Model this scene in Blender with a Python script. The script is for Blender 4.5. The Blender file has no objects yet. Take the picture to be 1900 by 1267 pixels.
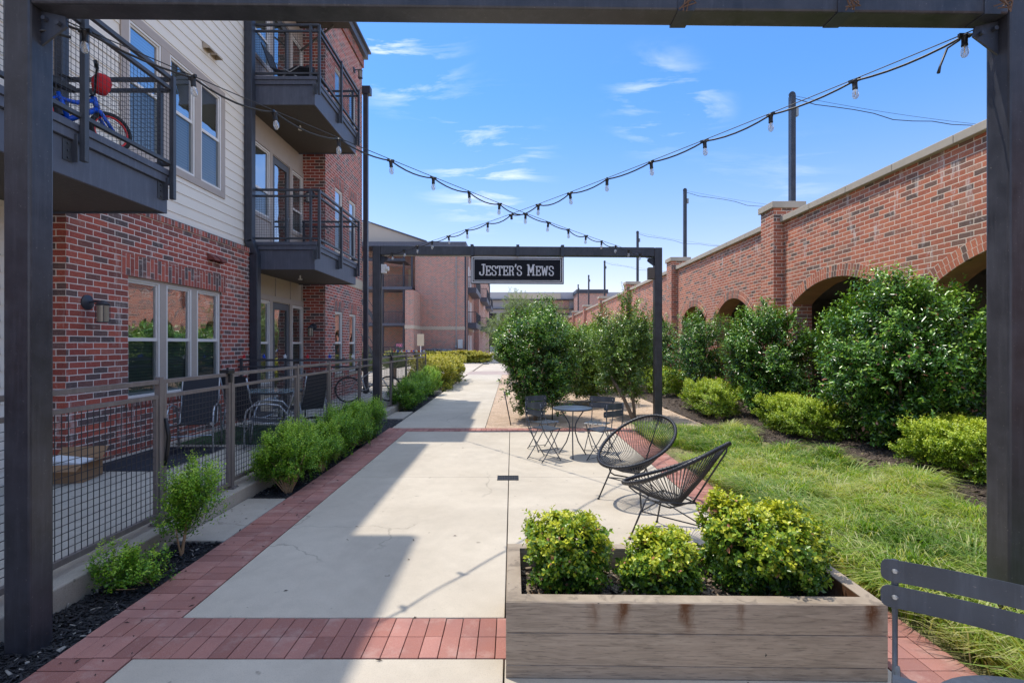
import bpy, bmesh, math, random
import numpy as np
from mathutils import Vector, Matrix, Quaternion

# ------------------------------------------------------------------ camera, sky, sun, exposure
S = bpy.context.scene
C = S.collection
cam_d = bpy.data.cameras.new("camera"); cam = bpy.data.objects.new("camera", cam_d); C.objects.link(cam)
cam.location = (0, 0, 1.65); cam.rotation_euler = (math.radians(90), 0, 0)
cam_d.sensor_width = 36; cam_d.lens = 18.0; cam_d.shift_y = 0.0024
cam_d.clip_start = 0.05; cam_d.clip_end = 2000
S.camera = cam
SUNV = Vector((-.335, .21, 1.0)).normalized()
w = bpy.data.worlds.new("World"); S.world = w; w.use_nodes = True
def build_world():
    nt = w.node_tree; nt.nodes.clear(); N = nt.nodes.new; L = nt.links.new
    out = N('ShaderNodeOutputWorld'); bg = N('ShaderNodeBackground'); bg.inputs[1].default_value = 0.15
    sky = N('ShaderNodeTexSky'); sky.sky_type = 'NISHITA'; sky.sun_disc = False
    sky.sun_elevation = math.asin(SUNV.z); sky.sun_rotation = math.atan2(SUNV.x, SUNV.y)
    sky.altitude = 200; sky.air_density = 1.25; sky.dust_density = .35; sky.ozone_density = 2.2
    tc = N('ShaderNodeTexCoord')
    sep = N('ShaderNodeSeparateXYZ'); L(tc.outputs['Generated'], sep.inputs[0])
    add = N('ShaderNodeMath'); add.operation = 'ADD'; add.inputs[1].default_value = .12; L(sep.outputs[2], add.inputs[0])
    dx = N('ShaderNodeMath'); dx.operation = 'DIVIDE'; L(sep.outputs[0], dx.inputs[0]); L(add.outputs[0], dx.inputs[1])
    dy = N('ShaderNodeMath'); dy.operation = 'DIVIDE'; L(sep.outputs[1], dy.inputs[0]); L(add.outputs[0], dy.inputs[1])
    cmb = N('ShaderNodeCombineXYZ'); L(dx.outputs[0], cmb.inputs[0]); L(dy.outputs[0], cmb.inputs[1])
    mp = N('ShaderNodeMapping'); mp.inputs['Scale'].default_value = (1.5, 3.4, 1); mp.inputs['Rotation'].default_value = (0, 0, .35)
    L(cmb.outputs[0], mp.inputs[0])
    nz = N('ShaderNodeTexNoise'); nz.inputs['Scale'].default_value = 1.7; nz.inputs['Detail'].default_value = 9
    nz.inputs['Roughness'].default_value = .62; nz.inputs['Distortion'].default_value = .5; L(mp.outputs[0], nz.inputs[0])
    rp = N('ShaderNodeValToRGB'); rp.color_ramp.elements[0].position = .5; rp.color_ramp.elements[1].position = .68
    L(nz.outputs[0], rp.inputs[0])
    # patches of thin cloud: centres are sky directions (unit vectors)
    tot = None
    for (px, py, rad, amp) in ((900, 300, .16, 1.0), (755, 95, .13, 1.1), (1215, 190, .11, .7), (690, 75, .10, 1.1), (1300, 200, .07, .5),
                               (1480, 330, .10, .2), (1340, 330, .10, .12)):
        d = Vector(((px-950)/950, 1, (638-py)/950)).normalized()
        vm = N('ShaderNodeVectorMath'); vm.operation = 'DISTANCE'; L(tc.outputs['Generated'], vm.inputs[0]); vm.inputs[1].default_value = d
        mr = N('ShaderNodeMapRange'); mr.interpolation_type = 'SMOOTHSTEP'; L(vm.outputs['Value'], mr.inputs[0])
        mr.inputs[1].default_value = 0; mr.inputs[2].default_value = rad; mr.inputs[3].default_value = amp; mr.inputs[4].default_value = 0
        if tot is None: tot = mr.outputs[0]
        else:
            a = N('ShaderNodeMath'); a.operation = 'ADD'; L(tot, a.inputs[0]); L(mr.outputs[0], a.inputs[1]); tot = a.outputs[0]
    mu = N('ShaderNodeMath'); mu.operation = 'MULTIPLY'; mu.use_clamp = True; L(rp.outputs[0], mu.inputs[0]); L(tot, mu.inputs[1])
    mu2 = N('ShaderNodeMath'); mu2.operation = 'MULTIPLY'; mu2.inputs[1].default_value = .8; L(mu.outputs[0], mu2.inputs[0])
    mx = N('ShaderNodeMix'); mx.data_type = 'RGBA'; L(mu2.outputs[0], mx.inputs[0]); L(sky.outputs[0], mx.inputs[6])
    mx.inputs[7].default_value = (6.6, 6.8, 7.0, 1)
    # deeper blue away from the horizon
    el = N('ShaderNodeMapRange'); el.interpolation_type = 'SMOOTHSTEP'; L(sep.outputs[2], el.inputs[0]); el.inputs[1].default_value = .03; el.inputs[2].default_value = .46
    tn = N('ShaderNodeMix'); tn.data_type = 'RGBA'; L(el.outputs[0], tn.inputs[0]); tn.inputs[6].default_value = (1.02, .84, .95, 1); tn.inputs[7].default_value = (.44, .75, 1.10, 1)
    tm = N('ShaderNodeMix'); tm.data_type = 'RGBA'; tm.blend_type = 'MULTIPLY'; tm.inputs[0].default_value = 1; L(sky.outputs[0], tm.inputs[6]); L(tn.outputs[2], tm.inputs[7]); L(tm.outputs[2], mx.inputs[6])
    # broad bright cloud added as fill for the shade: overhead, behind, right, unseen
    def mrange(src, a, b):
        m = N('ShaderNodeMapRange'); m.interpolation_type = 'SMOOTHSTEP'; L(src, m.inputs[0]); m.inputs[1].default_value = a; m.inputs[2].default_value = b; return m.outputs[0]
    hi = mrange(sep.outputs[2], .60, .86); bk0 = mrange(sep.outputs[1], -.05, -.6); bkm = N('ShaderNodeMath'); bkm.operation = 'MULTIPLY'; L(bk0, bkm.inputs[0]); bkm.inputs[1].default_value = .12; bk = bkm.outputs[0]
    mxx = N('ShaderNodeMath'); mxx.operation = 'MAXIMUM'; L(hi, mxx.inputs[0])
    rt0 = mrange(sep.outputs[0], .74, .92); rtm = N('ShaderNodeMath'); rtm.operation = 'MULTIPLY'; L(rt0, rtm.inputs[0]); rtm.inputs[1].default_value = 1.15  # added cloud bank out of view on the right, brightens the left facade
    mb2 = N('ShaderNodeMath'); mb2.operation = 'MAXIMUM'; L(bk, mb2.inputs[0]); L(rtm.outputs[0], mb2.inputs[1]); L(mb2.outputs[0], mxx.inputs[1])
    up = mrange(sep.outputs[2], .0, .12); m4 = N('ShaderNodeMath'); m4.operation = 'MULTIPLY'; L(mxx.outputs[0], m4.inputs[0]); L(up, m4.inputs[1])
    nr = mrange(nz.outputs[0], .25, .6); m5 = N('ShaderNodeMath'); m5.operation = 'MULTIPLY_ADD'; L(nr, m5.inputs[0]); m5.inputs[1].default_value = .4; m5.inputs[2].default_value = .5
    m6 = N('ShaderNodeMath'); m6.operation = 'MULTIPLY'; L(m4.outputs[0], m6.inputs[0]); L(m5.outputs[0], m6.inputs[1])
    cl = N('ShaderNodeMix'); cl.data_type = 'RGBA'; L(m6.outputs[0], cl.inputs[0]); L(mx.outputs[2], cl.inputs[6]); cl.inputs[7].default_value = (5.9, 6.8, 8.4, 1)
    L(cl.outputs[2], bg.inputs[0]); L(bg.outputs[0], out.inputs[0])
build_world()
sun_d = bpy.data.lights.new("sun", 'SUN'); sun_d.energy = 3.0; sun_d.angle = math.radians(.53); sun_d.color = (1, .94, .84)
sun = bpy.data.objects.new("sun", sun_d); C.objects.link(sun)
sun.rotation_euler = SUNV.to_track_quat('Z', 'Y').to_euler(); sun.location = (0, 0, 30)
S.view_settings.view_transform = 'Standard'; S.view_settings.look = 'None'
S.view_settings.exposure = .48; S.view_settings.gamma = 1
S.cycles.max_bounces = 7; S.cycles.diffuse_bounces = 3; S.cycles.transparent_max_bounces = 12
S.cycles.caustics_reflective = False; S.cycles.caustics_refractive = False

R = math.radians
PI = math.pi

# ------------------------------------------------------------------ materials
MATS = {}
class NT:
    def __init__(s, name):
        s.m = bpy.data.materials.new(name); s.m.use_nodes = True; s.t = s.m.node_tree; s.t.nodes.clear()
        s.out = s.t.nodes.new('ShaderNodeOutputMaterial'); s.p = s.n('ShaderNodeBsdfPrincipled'); s.l(s.p.outputs[0], s.out.inputs[0])
    def n(s, t, **k):
        o = s.t.nodes.new(t)
        for a, v in k.items(): setattr(o, a, v)
        return o
    def l(s, a, b): s.t.links.new(a, b)
    def coord(s, kind='Object', scale=(1, 1, 1), rot=(0, 0, 0)):
        tc = s.n('ShaderNodeTexCoord'); mp = s.n('ShaderNodeMapping'); mp.inputs['Scale'].default_value = scale; mp.inputs['Rotation'].default_value = rot
        s.l(tc.outputs[kind], mp.inputs[0]); return mp.outputs[0]
    def noise(s, vec, scale, detail=4, rough=.55, dist=0):
        n = s.n('ShaderNodeTexNoise'); n.inputs['Scale'].default_value = scale; n.inputs['Detail'].default_value = detail
        n.inputs['Roughness'].default_value = rough; n.inputs['Distortion'].default_value = dist; s.l(vec, n.inputs[0]); return n.outputs[0]
    def ramp(s, fac, stops, interp='LINEAR'):
        r = s.n('ShaderNodeValToRGB'); cr = r.color_ramp; cr.interpolation = interp
        while len(cr.elements) < len(stops): cr.elements.new(.5)
        for e, (p, c) in zip(cr.elements, stops):
            e.position = p; e.color = (c, c, c, 1) if isinstance(c, (int, float)) else (*c, 1)
        s.l(fac, r.inputs[0]); return r.outputs[0]
    def mix(s, fac, a, b, mode='MIX'):
        m = s.n('ShaderNodeMix', data_type='RGBA', blend_type=mode)
        for i, v in ((0, fac), (6, a), (7, b)):
            if isinstance(v, (int, float)): m.inputs[i].default_value = v if i == 0 else (v, v, v, 1)
            elif isinstance(v, tuple): m.inputs[i].default_value = (*v, 1)
            else: s.l(v, m.inputs[i])
        return m.outputs[2]
    def math(s, op, a, b=0.0, clamp=False):
        m = s.n('ShaderNodeMath', operation=op, use_clamp=clamp)
        for i, v in ((0, a), (1, b)):
            if isinstance(v, (int, float)): m.inputs[i].default_value = v
            else: s.l(v, m.inputs[i])
        return m.outputs[0]
    def bump(s, h, strength=.3, dist=.01, nrm=None):
        b = s.n('ShaderNodeBump'); b.inputs['Strength'].default_value = strength; b.inputs['Distance'].default_value = dist
        s.l(h, b.inputs['Height'])
        if nrm is not None: s.l(nrm, b.inputs['Normal'])
        s.l(b.outputs[0], s.p.inputs['Normal']); return b.outputs[0]
    def attr(s, name, out='Fac'):
        a = s.n('ShaderNodeAttribute', attribute_name=name); return a.outputs[out]
    def set(s, **k):
        for a, v in k.items():
            i = s.p.inputs[a.replace('_', ' ')]
            if isinstance(v, (int, float)): i.default_value = v
            elif isinstance(v, tuple): i.default_value = (*v, 1) if len(v) == 3 else v
            else: s.l(v, i)
        return s
def mat(name):
    def deco(f):
        def get():
            if name not in MATS:
                n = NT(name); f(n); MATS[name] = n.m
            return MATS[name]
        return get
    return deco

def metal_paint(name, col, rough=.42, var=.25, metal=0.0):
    n = NT(name); v = n.coord('Object'); a = n.noise(v, 6, 5, .6); b = n.noise(v, 180, 2)
    c = n.mix(n.ramp(a, [(.3, 0.0), (.75, 1.0)]), tuple(x*(1-var) for x in col), tuple(min(1, x*(1+var)+.004) for x in col))
    n.set(Base_Color=c, Roughness=n.math('ADD', n.math('MULTIPLY', a, .25), rough-.1), Metallic=metal)
    st = n.noise(n.coord('Object', (9, 9, .7)), 3, 5, .7); c = n.mix(n.ramp(st, [(.5, 0.0), (.72, .4)]), c, tuple(min(1, x*1.9+.02) for x in col))
    du = n.noise(v, 70, 3, .8); c = n.mix(n.ramp(du, [(.66, 0.0), (.72, .5)]), c, (.3, .28, .26)); ch = n.noise(v, 9, 6, .8); c = n.mix(n.ramp(ch, [(.70, 0.0), (.73, .8)]), c, (.17, .09, .055)); n.set(Base_Color=c)
    n.bump(n.math('ADD', b, ch), .12, .003); MATS[name] = n.m; return n.m

def plain(name, col, rough=.6, metal=0.0, noise=0.0, nscale=8, bump=0.0, bscale=60, spec=.5):
    n = NT(name); n.set(Base_Color=col, Roughness=rough, Metallic=metal); n.p.inputs['Specular IOR Level'].default_value = spec
    v = n.coord('Object')
    if noise:
        a = n.noise(v, nscale, 5, .6)
        n.set(Base_Color=n.mix(a, tuple(x*(1-noise) for x in col), tuple(min(1, x*(1+noise)) for x in col)))
    if bump: n.bump(n.noise(v, bscale, 3), bump, .004)
    MATS[name] = n.m; return n.m

def brick_mat(name, palette, mortar, bw=.237, rh=.0794, ms=.0055, white=.35, rot=0, bump=.5, smear=1.0):
    n = NT(name); tc = n.n('ShaderNodeTexCoord'); mp = n.n('ShaderNodeMapping'); n.l(tc.outputs['UV'], mp.inputs[0])
    mp.inputs['Rotation'].default_value = (0, 0, rot)
    # wobble the coordinates a touch so joints are not ruler-straight
    nw = n.n('ShaderNodeTexNoise'); nw.inputs['Scale'].default_value = 9; n.l(mp.outputs[0], nw.inputs[0])
    sub = n.n('ShaderNodeVectorMath', operation='SUBTRACT'); n.l(nw.outputs['Color'], sub.inputs[0]); sub.inputs[1].default_value = (.5, .5, .5)
    sc = n.n('ShaderNodeVectorMath', operation='SCALE'); n.l(sub.outputs[0], sc.inputs[0]); sc.inputs['Scale'].default_value = .009
    ad = n.n('ShaderNodeVectorMath', operation='ADD'); n.l(mp.outputs[0], ad.inputs[0]); n.l(sc.outputs[0], ad.inputs[1]); vec = ad.outputs[0]
    b = n.n('ShaderNodeTexBrick'); n.l(vec, b.inputs[0])
    b.inputs['Color1'].default_value = (0, 0, 0, 1); b.inputs['Color2'].default_value = (1, 1, 1, 1); b.inputs['Mortar'].default_value = (.5, .5, .5, 1)
    b.inputs['Scale'].default_value = 1; b.inputs['Mortar Size'].default_value = ms; b.inputs['Mortar Smooth'].default_value = .25
    b.inputs['Brick Width'].default_value = bw; b.inputs['Row Height'].default_value = rh
    col = n.ramp(b.outputs[0], palette)
    f1 = n.noise(vec, 60, 4, .7); f2 = n.noise(vec, 16, 5, .7); col = n.mix(n.ramp(f2, [(.4, 0.0), (.7, .25)]), col, (.38, .20, .15)); col = n.mix(.6, col, n.mix(n.ramp(f1, [(.3, .0), (.7, 1.0)]), .25, .8), 'OVERLAY')
    big = n.noise(vec, 1.2, 3); col = n.mix(n.ramp(big, [(.35, 0.0), (.7, .35)]), col, n.mix(1.0, col, .62, 'MULTIPLY'))
    sm = n.noise(vec, 7, 6, .75, .6); smask = n.ramp(sm, [(.58, 0.0), (.66, white)])
    sm2 = n.noise(vec, 34, 4, .7); smask = n.math('MULTIPLY', smask, n.ramp(sm2, [(.4, .2), (.62, 1.0)]))
    drip = n.n('ShaderNodeMapping'); drip.inputs['Scale'].default_value = (3.2, .55, 1); n.l(vec, drip.inputs[0])
    dn = n.noise(drip.outputs[0], 1.6, 5, .7); dmask = n.math('MULTIPLY', n.ramp(dn, [(.58, 0.0), (.68, min(1, .6*smear))]), n.ramp(sm2, [(.35, .35), (.6, 1.0)]))
    smask = n.math('MAXIMUM', smask, dmask)
    col = n.mix(smask, col, (.66, .58, .54))
    mc = n.mix(n.noise(vec, 25, 3), tuple(x*.8 for x in mortar), mortar)
    mcov = n.math('MULTIPLY', b.outputs['Fac'], n.ramp(n.noise(vec, 13, 4, .7), [(.2, .85), (.5, 1.0)]), True)
    col = n.mix(mcov, col, mc)
    n.set(Base_Color=col, Roughness=.88)
    h = n.math('ADD', n.math('MULTIPLY', n.math('SUBTRACT', 1.0, b.outputs['Fac']), 1.0), n.math('MULTIPLY', f1, .35))
    n.bump(h, bump, .008); MATS[name] = n.m; return n.m

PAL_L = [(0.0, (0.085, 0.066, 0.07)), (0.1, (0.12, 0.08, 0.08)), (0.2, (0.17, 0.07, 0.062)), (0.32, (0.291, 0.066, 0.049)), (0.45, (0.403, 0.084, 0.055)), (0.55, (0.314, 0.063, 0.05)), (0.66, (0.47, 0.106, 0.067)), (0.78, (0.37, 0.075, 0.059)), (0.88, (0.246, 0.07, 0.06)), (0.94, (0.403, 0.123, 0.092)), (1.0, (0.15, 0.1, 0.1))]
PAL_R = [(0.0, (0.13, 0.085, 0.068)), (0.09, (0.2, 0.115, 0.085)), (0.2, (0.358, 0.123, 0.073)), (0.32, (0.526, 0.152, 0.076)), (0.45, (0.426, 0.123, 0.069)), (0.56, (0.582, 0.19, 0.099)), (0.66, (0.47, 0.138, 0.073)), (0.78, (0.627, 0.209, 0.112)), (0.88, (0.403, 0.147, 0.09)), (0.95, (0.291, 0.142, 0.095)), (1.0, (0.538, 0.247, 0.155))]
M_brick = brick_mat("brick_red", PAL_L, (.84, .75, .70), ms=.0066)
M_brick_dark = brick_mat("brick_brown", [(p, tuple(x*.8 for x in c)) for p, c in PAL_L], (.46, .38, .32), smear=.3)
M_brickR = brick_mat("brick_orange", PAL_R, (.88, .73, .58), white=.65, smear=1.7, ms=.0068)
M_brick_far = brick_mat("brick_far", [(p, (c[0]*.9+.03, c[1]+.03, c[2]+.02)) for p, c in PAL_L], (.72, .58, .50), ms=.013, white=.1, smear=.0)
M_soldier = brick_mat("brick_soldier", PAL_L, (.62, .54, .50), bw=.3, rh=.0794, rot=PI/2)
M_ring = brick_mat("brick_ring", PAL_R, (.72, .60, .47), bw=.22, rh=.075, ms=.006, white=.2)

M_steel = metal_paint("steel_dark", (.036, .037, .046), .34, .35)
M_rail = metal_paint("rail_taupe", (.165, .143, .135), .45, .15)
M_railb = metal_paint("rail_charcoal", (.045, .05, .062), .45, .2)
M_fascia = metal_paint("fascia_charcoal", (.075, .084, .115), .5, .12)
M_soffit = metal_paint("soffit_brown", (.07, .06, .052), .65, .15)
M_pipe = metal_paint("pipe_navy", (.03, .036, .052), .42, .2)
M_black = plain("black_plastic", (.012, .012, .014), .45)
M_cord = plain("black_cord", (.018, .018, .022), .4, noise=.3)
M_wire = plain("wire_dark", (.03, .032, .04), .5)
M_wire_t = plain("wire_taupe", (.06, .058, .062), .5)
M_chair = metal_paint("chair_anthracite", (.055, .067, .088), .34, .15)
M_silver = plain("aluminium", (.42, .44, .47), .35, .7, .2)
M_white = plain("white_paint", (.72, .7, .68), .45, noise=.06)
M_casing = plain("casing_taupe", (.42, .36, .32), .55, noise=.08)
M_panel = plain("panel_beige", (.46, .38, .29), .6, noise=.06)
M_doorp = plain("door_grey", (.10, .105, .12), .45, noise=.1)
M_cast = plain("cast_stone", (.46, .40, .32), .85, noise=.18, nscale=5, bump=.2)
M_rust = plain("rust_strap", (.13, .075, .05), .8, noise=.5)
M_straw = plain("straw", (.45, .36, .2), .9, noise=.3)
M_gray_box = plain("electric_grey", (.3, .33, .34), .5, noise=.1)
M_bark = plain("bark", (.22, .165, .115), .9, noise=.45, nscale=14, bump=.6, bscale=40)
M_twig = plain("twig_tan", (.42, .27, .15), .85, noise=.35, nscale=20)
M_roofm = plain("roof_grey", (.30, .31, .33), .6, noise=.1)
M_inside = plain("interior_dark", (.03, .03, .032), .9)
M_garage = plain("garage_concrete", (.26, .23, .19), .9, noise=.3, nscale=2)
M_cushion = plain("cushion_black", (.03, .034, .045), .8, bump=.3, bscale=300)
M_card = plain("cardboard", (.33, .2, .11), .85, noise=.12)
M_paper = plain("paper", (.75, .77, .8), .8)
M_mat = plain("mat_navy", (.018, .024, .04), .95, bump=.4, bscale=200)
M_green_mat = plain("mat_green", (.03, .075, .03), .95, bump=.4, bscale=200)
M_blue = plain("blue_enamel", (.01, .10, .62), .3, noise=.1)
M_red = plain("red_enamel", (.72, .02, .03), .35)
M_redcloth = plain("red_cloth", (.58, .015, .022), .8, bump=.4, bscale=120)
M_tyre = plain("tyre", (.015, .015, .016), .8)
M_glassdk = plain("lamp_glass", (.28, .25, .2), .15, spec=.8)

def siding_mat(name, col):
    n = NT(name); v = n.coord('Object'); a = n.noise(v, 1.4, 4); b = n.noise(n.coord('Object', (40, 3, 60)), 2.0, 4)
    n.set(Base_Color=n.mix(a, tuple(x*.93 for x in col), tuple(x*1.04 for x in col)), Roughness=.6); n.bump(b, .12, .004); MATS[name] = n.m; return n.m
M_siding = siding_mat("siding_cream", (.80, .74, .66))

def concrete_mat(name, c1, c2, speck=.5, stain=.25, scale=1.0):
    n = NT(name); v = n.coord('Object')
    a = n.noise(v, .9*scale, 5, .6); b = n.noise(v, 7*scale, 5, .65); f = n.noise(v, 160, 3, .7); m = n.noise(v, 42, 4, .7, .4)
    c = n.mix(n.ramp(a, [(.3, 0.0), (.72, 1.0)]), c1, c2)
    c = n.mix(n.ramp(b, [(.4, 0.0), (.75, stain)]), c, tuple(x*.72 for x in c1))
    c = n.mix(n.math('MULTIPLY', n.ramp(f, [(.34, 1.0), (.46, 0.0)]), speck), c, tuple(x*.55 for x in c1))
    c = n.mix(n.ramp(m, [(.62, 0.0), (.70, .22)]), c, tuple(x*.6 for x in c1))
    st = n.noise(v, .45, 6, .7, .8); c = n.mix(n.ramp(st, [(.46, 0.0), (.66, .38)]), c, tuple(x*.66 for x in c1))
    sp = n.noise(v, 13, 2, .5); c = n.mix(n.ramp(sp, [(.24, .55), (.285, 0.0)]), c, tuple(x*.35 for x in c1))
    vo = n.n('ShaderNodeTexVoronoi', feature='DISTANCE_TO_EDGE'); vo.inputs['Scale'].default_value = .33
    wv = n.n('ShaderNodeVectorMath', operation='ADD'); nw = n.n('ShaderNodeTexNoise'); nw.inputs['Scale'].default_value = 2.5; nw.inputs['Detail'].default_value = 6; n.l(v, nw.inputs[0]); n.l(v, wv.inputs[0]); sw_ = n.n('ShaderNodeVectorMath', operation='SCALE'); sw_.inputs['Scale'].default_value = .5; n.l(nw.outputs['Color'], sw_.inputs[0]); n.l(sw_.outputs[0], wv.inputs[1]); n.l(wv.outputs[0], vo.inputs[0])
    c = n.mix(n.math('MULTIPLY', n.ramp(vo.outputs[0], [(.0, .55), (.0035, 0.0)]), n.ramp(n.noise(v, .6, 2), [(.5, 0.0), (.56, 1.0)])), c, tuple(x*.4 for x in c1))
    # faint broom marks across
    br = n.noise(n.coord('Object', (1.5, 110, 1)), 1.0, 3)
    n.set(Base_Color=c, Roughness=.87)
    n.bump(n.math('ADD', f, n.math('ADD', n.math('MULTIPLY', br, .6), m)), .25, .004); MATS[name] = n.m; return n.m
M_conc = concrete_mat("concrete_slab", (.50, .435, .345), (.60, .53, .43))
M_conc2 = concrete_mat("concrete_patio", (.45, .42, .37), (.55, .52, .46))
M_kerb = concrete_mat("concrete_kerb", (.40, .355, .30), (.50, .45, .38), .6, .4)
M_plaza = concrete_mat("plaza", (.52, .44, .35), (.62, .54, .44), .2, .2, .3)

def planter_mat():
    n = NT("board_concrete"); v = n.coord('Object'); g = n.coord('Object', (1.6, 1.6, 16))
    gr = n.noise(g, 1.5, 6, .62, 2.2); gr2 = n.noise(n.coord('Object', (6, 6, 90)), 1.6, 4, .6, .8)
    big = n.noise(v, 2.2, 4, .6, .3)
    c = n.mix(n.ramp(gr, [(.3, 0.0), (.7, 1.0)]), (.21, .165, .12), (.40, .325, .245))
    c = n.mix(n.ramp(big, [(.4, 0.0), (.7, .55)]), c, (.40, .32, .245))
    c = n.mix(n.ramp(gr2, [(.36, .55), (.46, 0.0)]), c, (.12, .095, .075))
    # rust runs below the rim: fixed stains with their own shape
    sep = n.n('ShaderNodeSeparateXYZ'); tc = n.n('ShaderNodeTexCoord'); n.l(tc.outputs['Object'], sep.inputs[0])
    wob = n.math('MULTIPLY', n.math('SUBTRACT', n.noise(v, 9, 5, .7), .5), .12)
    xx = n.math('ADD', sep.outputs[0], wob); tot = None
    for sx, wd, amp in ((.54, .05, .9), (.86, .045, 1.0), (1.76, .055, 1.0), (1.12, .03, .5), (.40, .04, .5)):
        d = n.math('ABSOLUTE', n.math('SUBTRACT', xx, sx)); k = n.math('SUBTRACT', 1.0, n.math('DIVIDE', d, wd), True)
        k = n.math('MULTIPLY', k, amp); tot = k if tot is None else n.math('MAXIMUM', tot, k)
    zt = n.n('ShaderNodeMapRange'); n.l(sep.outputs[2], zt.inputs[0]); zt.inputs[1].default_value = .2; zt.inputs[2].default_value = .33
    k = n.math('MULTIPLY', tot, zt.outputs[0], True); k = n.math('MULTIPLY', k, n.ramp(n.noise(n.coord('Object', (14, 14, 3)), 3, 5, .7), [(.25, .45), (.5, 1.0)])); k = n.math('MULTIPLY', k, n.math('LESS_THAN', sep.outputs[2], .3735)); k = n.math('MULTIPLY', k, 1.25, True)
    c = n.mix(k, c, (.115, .045, .015))
    pit = n.noise(v, 26, 2); c = n.mix(n.ramp(pit, [(.20, 1.0), (.24, 0.0)]), c, (.06, .05, .04))
    n.set(Base_Color=c, Roughness=.85)
    n.bump(n.math('ADD', gr, n.math('MULTIPLY', gr2, .6)), .25, .004); return n.m
M_planter = planter_mat()

def paver_mat():
    n = NT("paver_red"); v = n.coord('Object'); r = n.attr('rnd')
    c = n.ramp(r, [(0, (.29, .115, .09)), (.35, (.38, .16, .125)), (.7, (.44, .20, .16)), (1, (.35, .14, .105))])
    f = n.noise(v, 320, 2, .6); c = n.mix(n.ramp(f, [(.60, 0.0), (.68, .45)]), c, (.62, .5, .45)); c = n.mix(n.ramp(f, [(.32, .5), (.4, 0.0)]), c, (.13, .06, .05))
    b = n.noise(v, 1.6, 6, .7); c = n.mix(n.ramp(b, [(.42, 0.0), (.62, .5)]), c, (.26, .13, .115)); e = n.noise(v, 5, 5, .7); c = n.mix(n.ramp(e, [(.52, 0.0), (.7, .35)]), c, (.56, .42, .36))
    n.set(Base_Color=c, Roughness=.9); n.bump(f, .3, .003); return n.m
M_paver = paver_mat()

def soil_mat(name, cols, scale=40, bump=1.0):
    n = NT(name); v = n.coord('Object'); vo = n.n('ShaderNodeTexVoronoi'); vo.inputs['Scale'].default_value = scale; n.l(n.coord('Object', (1, 1.7, 1), (0, 0, .6)), vo.inputs[0])
    sep = n.n('ShaderNodeSeparateColor'); n.l(vo.outputs['Color'], sep.inputs[0])
    c = n.ramp(sep.outputs[0], cols); a = n.noise(v, 3, 5, .7)
    c = n.mix(n.ramp(a, [(.4, 0.0), (.7, .5)]), c, tuple(x*.6 for x in cols[0][1]))
    n.set(Base_Color=c, Roughness=.92)
    n.bump(n.math('ADD', n.math('MULTIPLY', vo.outputs[0], -1.0), n.noise(v, scale*2, 3)), bump, .02); MATS[name] = n.m; return n.m
M_mulch = soil_mat("mulch_black", [(0, (.012, .012, .014)), (.6, (.03, .03, .034)), (.93, (.06, .058, .06)), (1, (.22, .2, .18))])
M_mulchR = soil_mat("mulch_brown", [(0, (.04, .028, .022)), (.6, (.085, .06, .045)), (.9, (.16, .12, .09)), (1, (.32, .25, .18))])
M_gravel = soil_mat("gravel_tan", [(0, (.46, .32, .215)), (.5, (.66, .47, .33)), (.9, (.76, .58, .43)), (1, (.85, .74, .6))], 90, .6)
M_turf = soil_mat("turf_soil", [(0, (.14, .14, .05)), (.6, (.26, .24, .09)), (1, (.45, .38, .2))], 60, .8)
M_chip = plain("bark_chip", (.028, .027, .03), .9, noise=.6, nscale=30)
M_chipR = plain("bark_chip_brown", (.10, .07, .05), .9, noise=.6, nscale=30)

def leaf_mat(name, stops, rough=.35, trans=.3, spec=.5):
    n = NT(name); r = n.attr('rnd'); c = n.ramp(r, stops)
    geo = n.n('ShaderNodeNewGeometry')
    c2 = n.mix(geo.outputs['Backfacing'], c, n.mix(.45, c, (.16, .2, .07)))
    n.set(Base_Color=c2, Roughness=rough); n.p.inputs['Specular IOR Level'].default_value = spec
    tr = n.n('ShaderNodeBsdfTranslucent'); n.l(n.mix(1.0, c, (1.0, 1.0, .35), 'MULTIPLY'), tr.inputs[0])
    ms = n.n('ShaderNodeMixShader'); ms.inputs[0].default_value = trans; n.l(n.p.outputs[0], ms.inputs[1]); n.l(tr.outputs[0], ms.inputs[2])
    n.l(ms.outputs[0], n.out.inputs[0]); MATS[name] = n.m; return n.m
L_holly = leaf_mat("leaf_holly", [(0, (.02, .055, .012)), (.4, (.042, .13, .02)), (.7, (.11, .27, .03)), (.9, (.27, .48, .05)), (.955, (.40, .58, .08)), (.96, (.42, .2, .13)), (1, (.5, .24, .16))], .26, .2, .62)
L_hollyl = leaf_mat("leaf_holly_light", [(0, (0.058, 0.108, 0.023)), (0.5, (0.104, 0.206, 0.034)), (0.85, (0.25, 0.394, 0.058)), (1, (0.458, 0.609, 0.09))], .28, .26, .6)
L_box = leaf_mat("leaf_box", [(0, (.04, .12, .012)), (.4, (.12, .30, .02)), (.75, (.34, .58, .04)), (1, (.58, .74, .09))], .35, .3)
L_boxd = leaf_mat("leaf_box_deep", [(0, (.035, .11, .012)), (.4, (.10, .27, .02)), (.75, (.28, .52, .035)), (1, (.5, .68, .07))], .35, .3)
L_hedge = leaf_mat("leaf_hedge", [(0, (.06, .13, .015)), (.4, (.19, .32, .025)), (.75, (.46, .6, .045)), (1, (.66, .72, .1))], .4, .32)
L_gold = leaf_mat("leaf_gold", [(0, (.09, .13, .02)), (.4, (.24, .29, .03)), (.75, (.6, .54, .07)), (1, (.74, .64, .16))], .4, .32)
L_plant = leaf_mat("leaf_abelia", [(0, (.03, .08, .015)), (.35, (.075, .18, .02)), (.6, (.22, .36, .03)), (.95, (.66, .66, .05)), (.96, (.5, .16, .08)), (1, (.6, .26, .16))], .33, .32)
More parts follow.
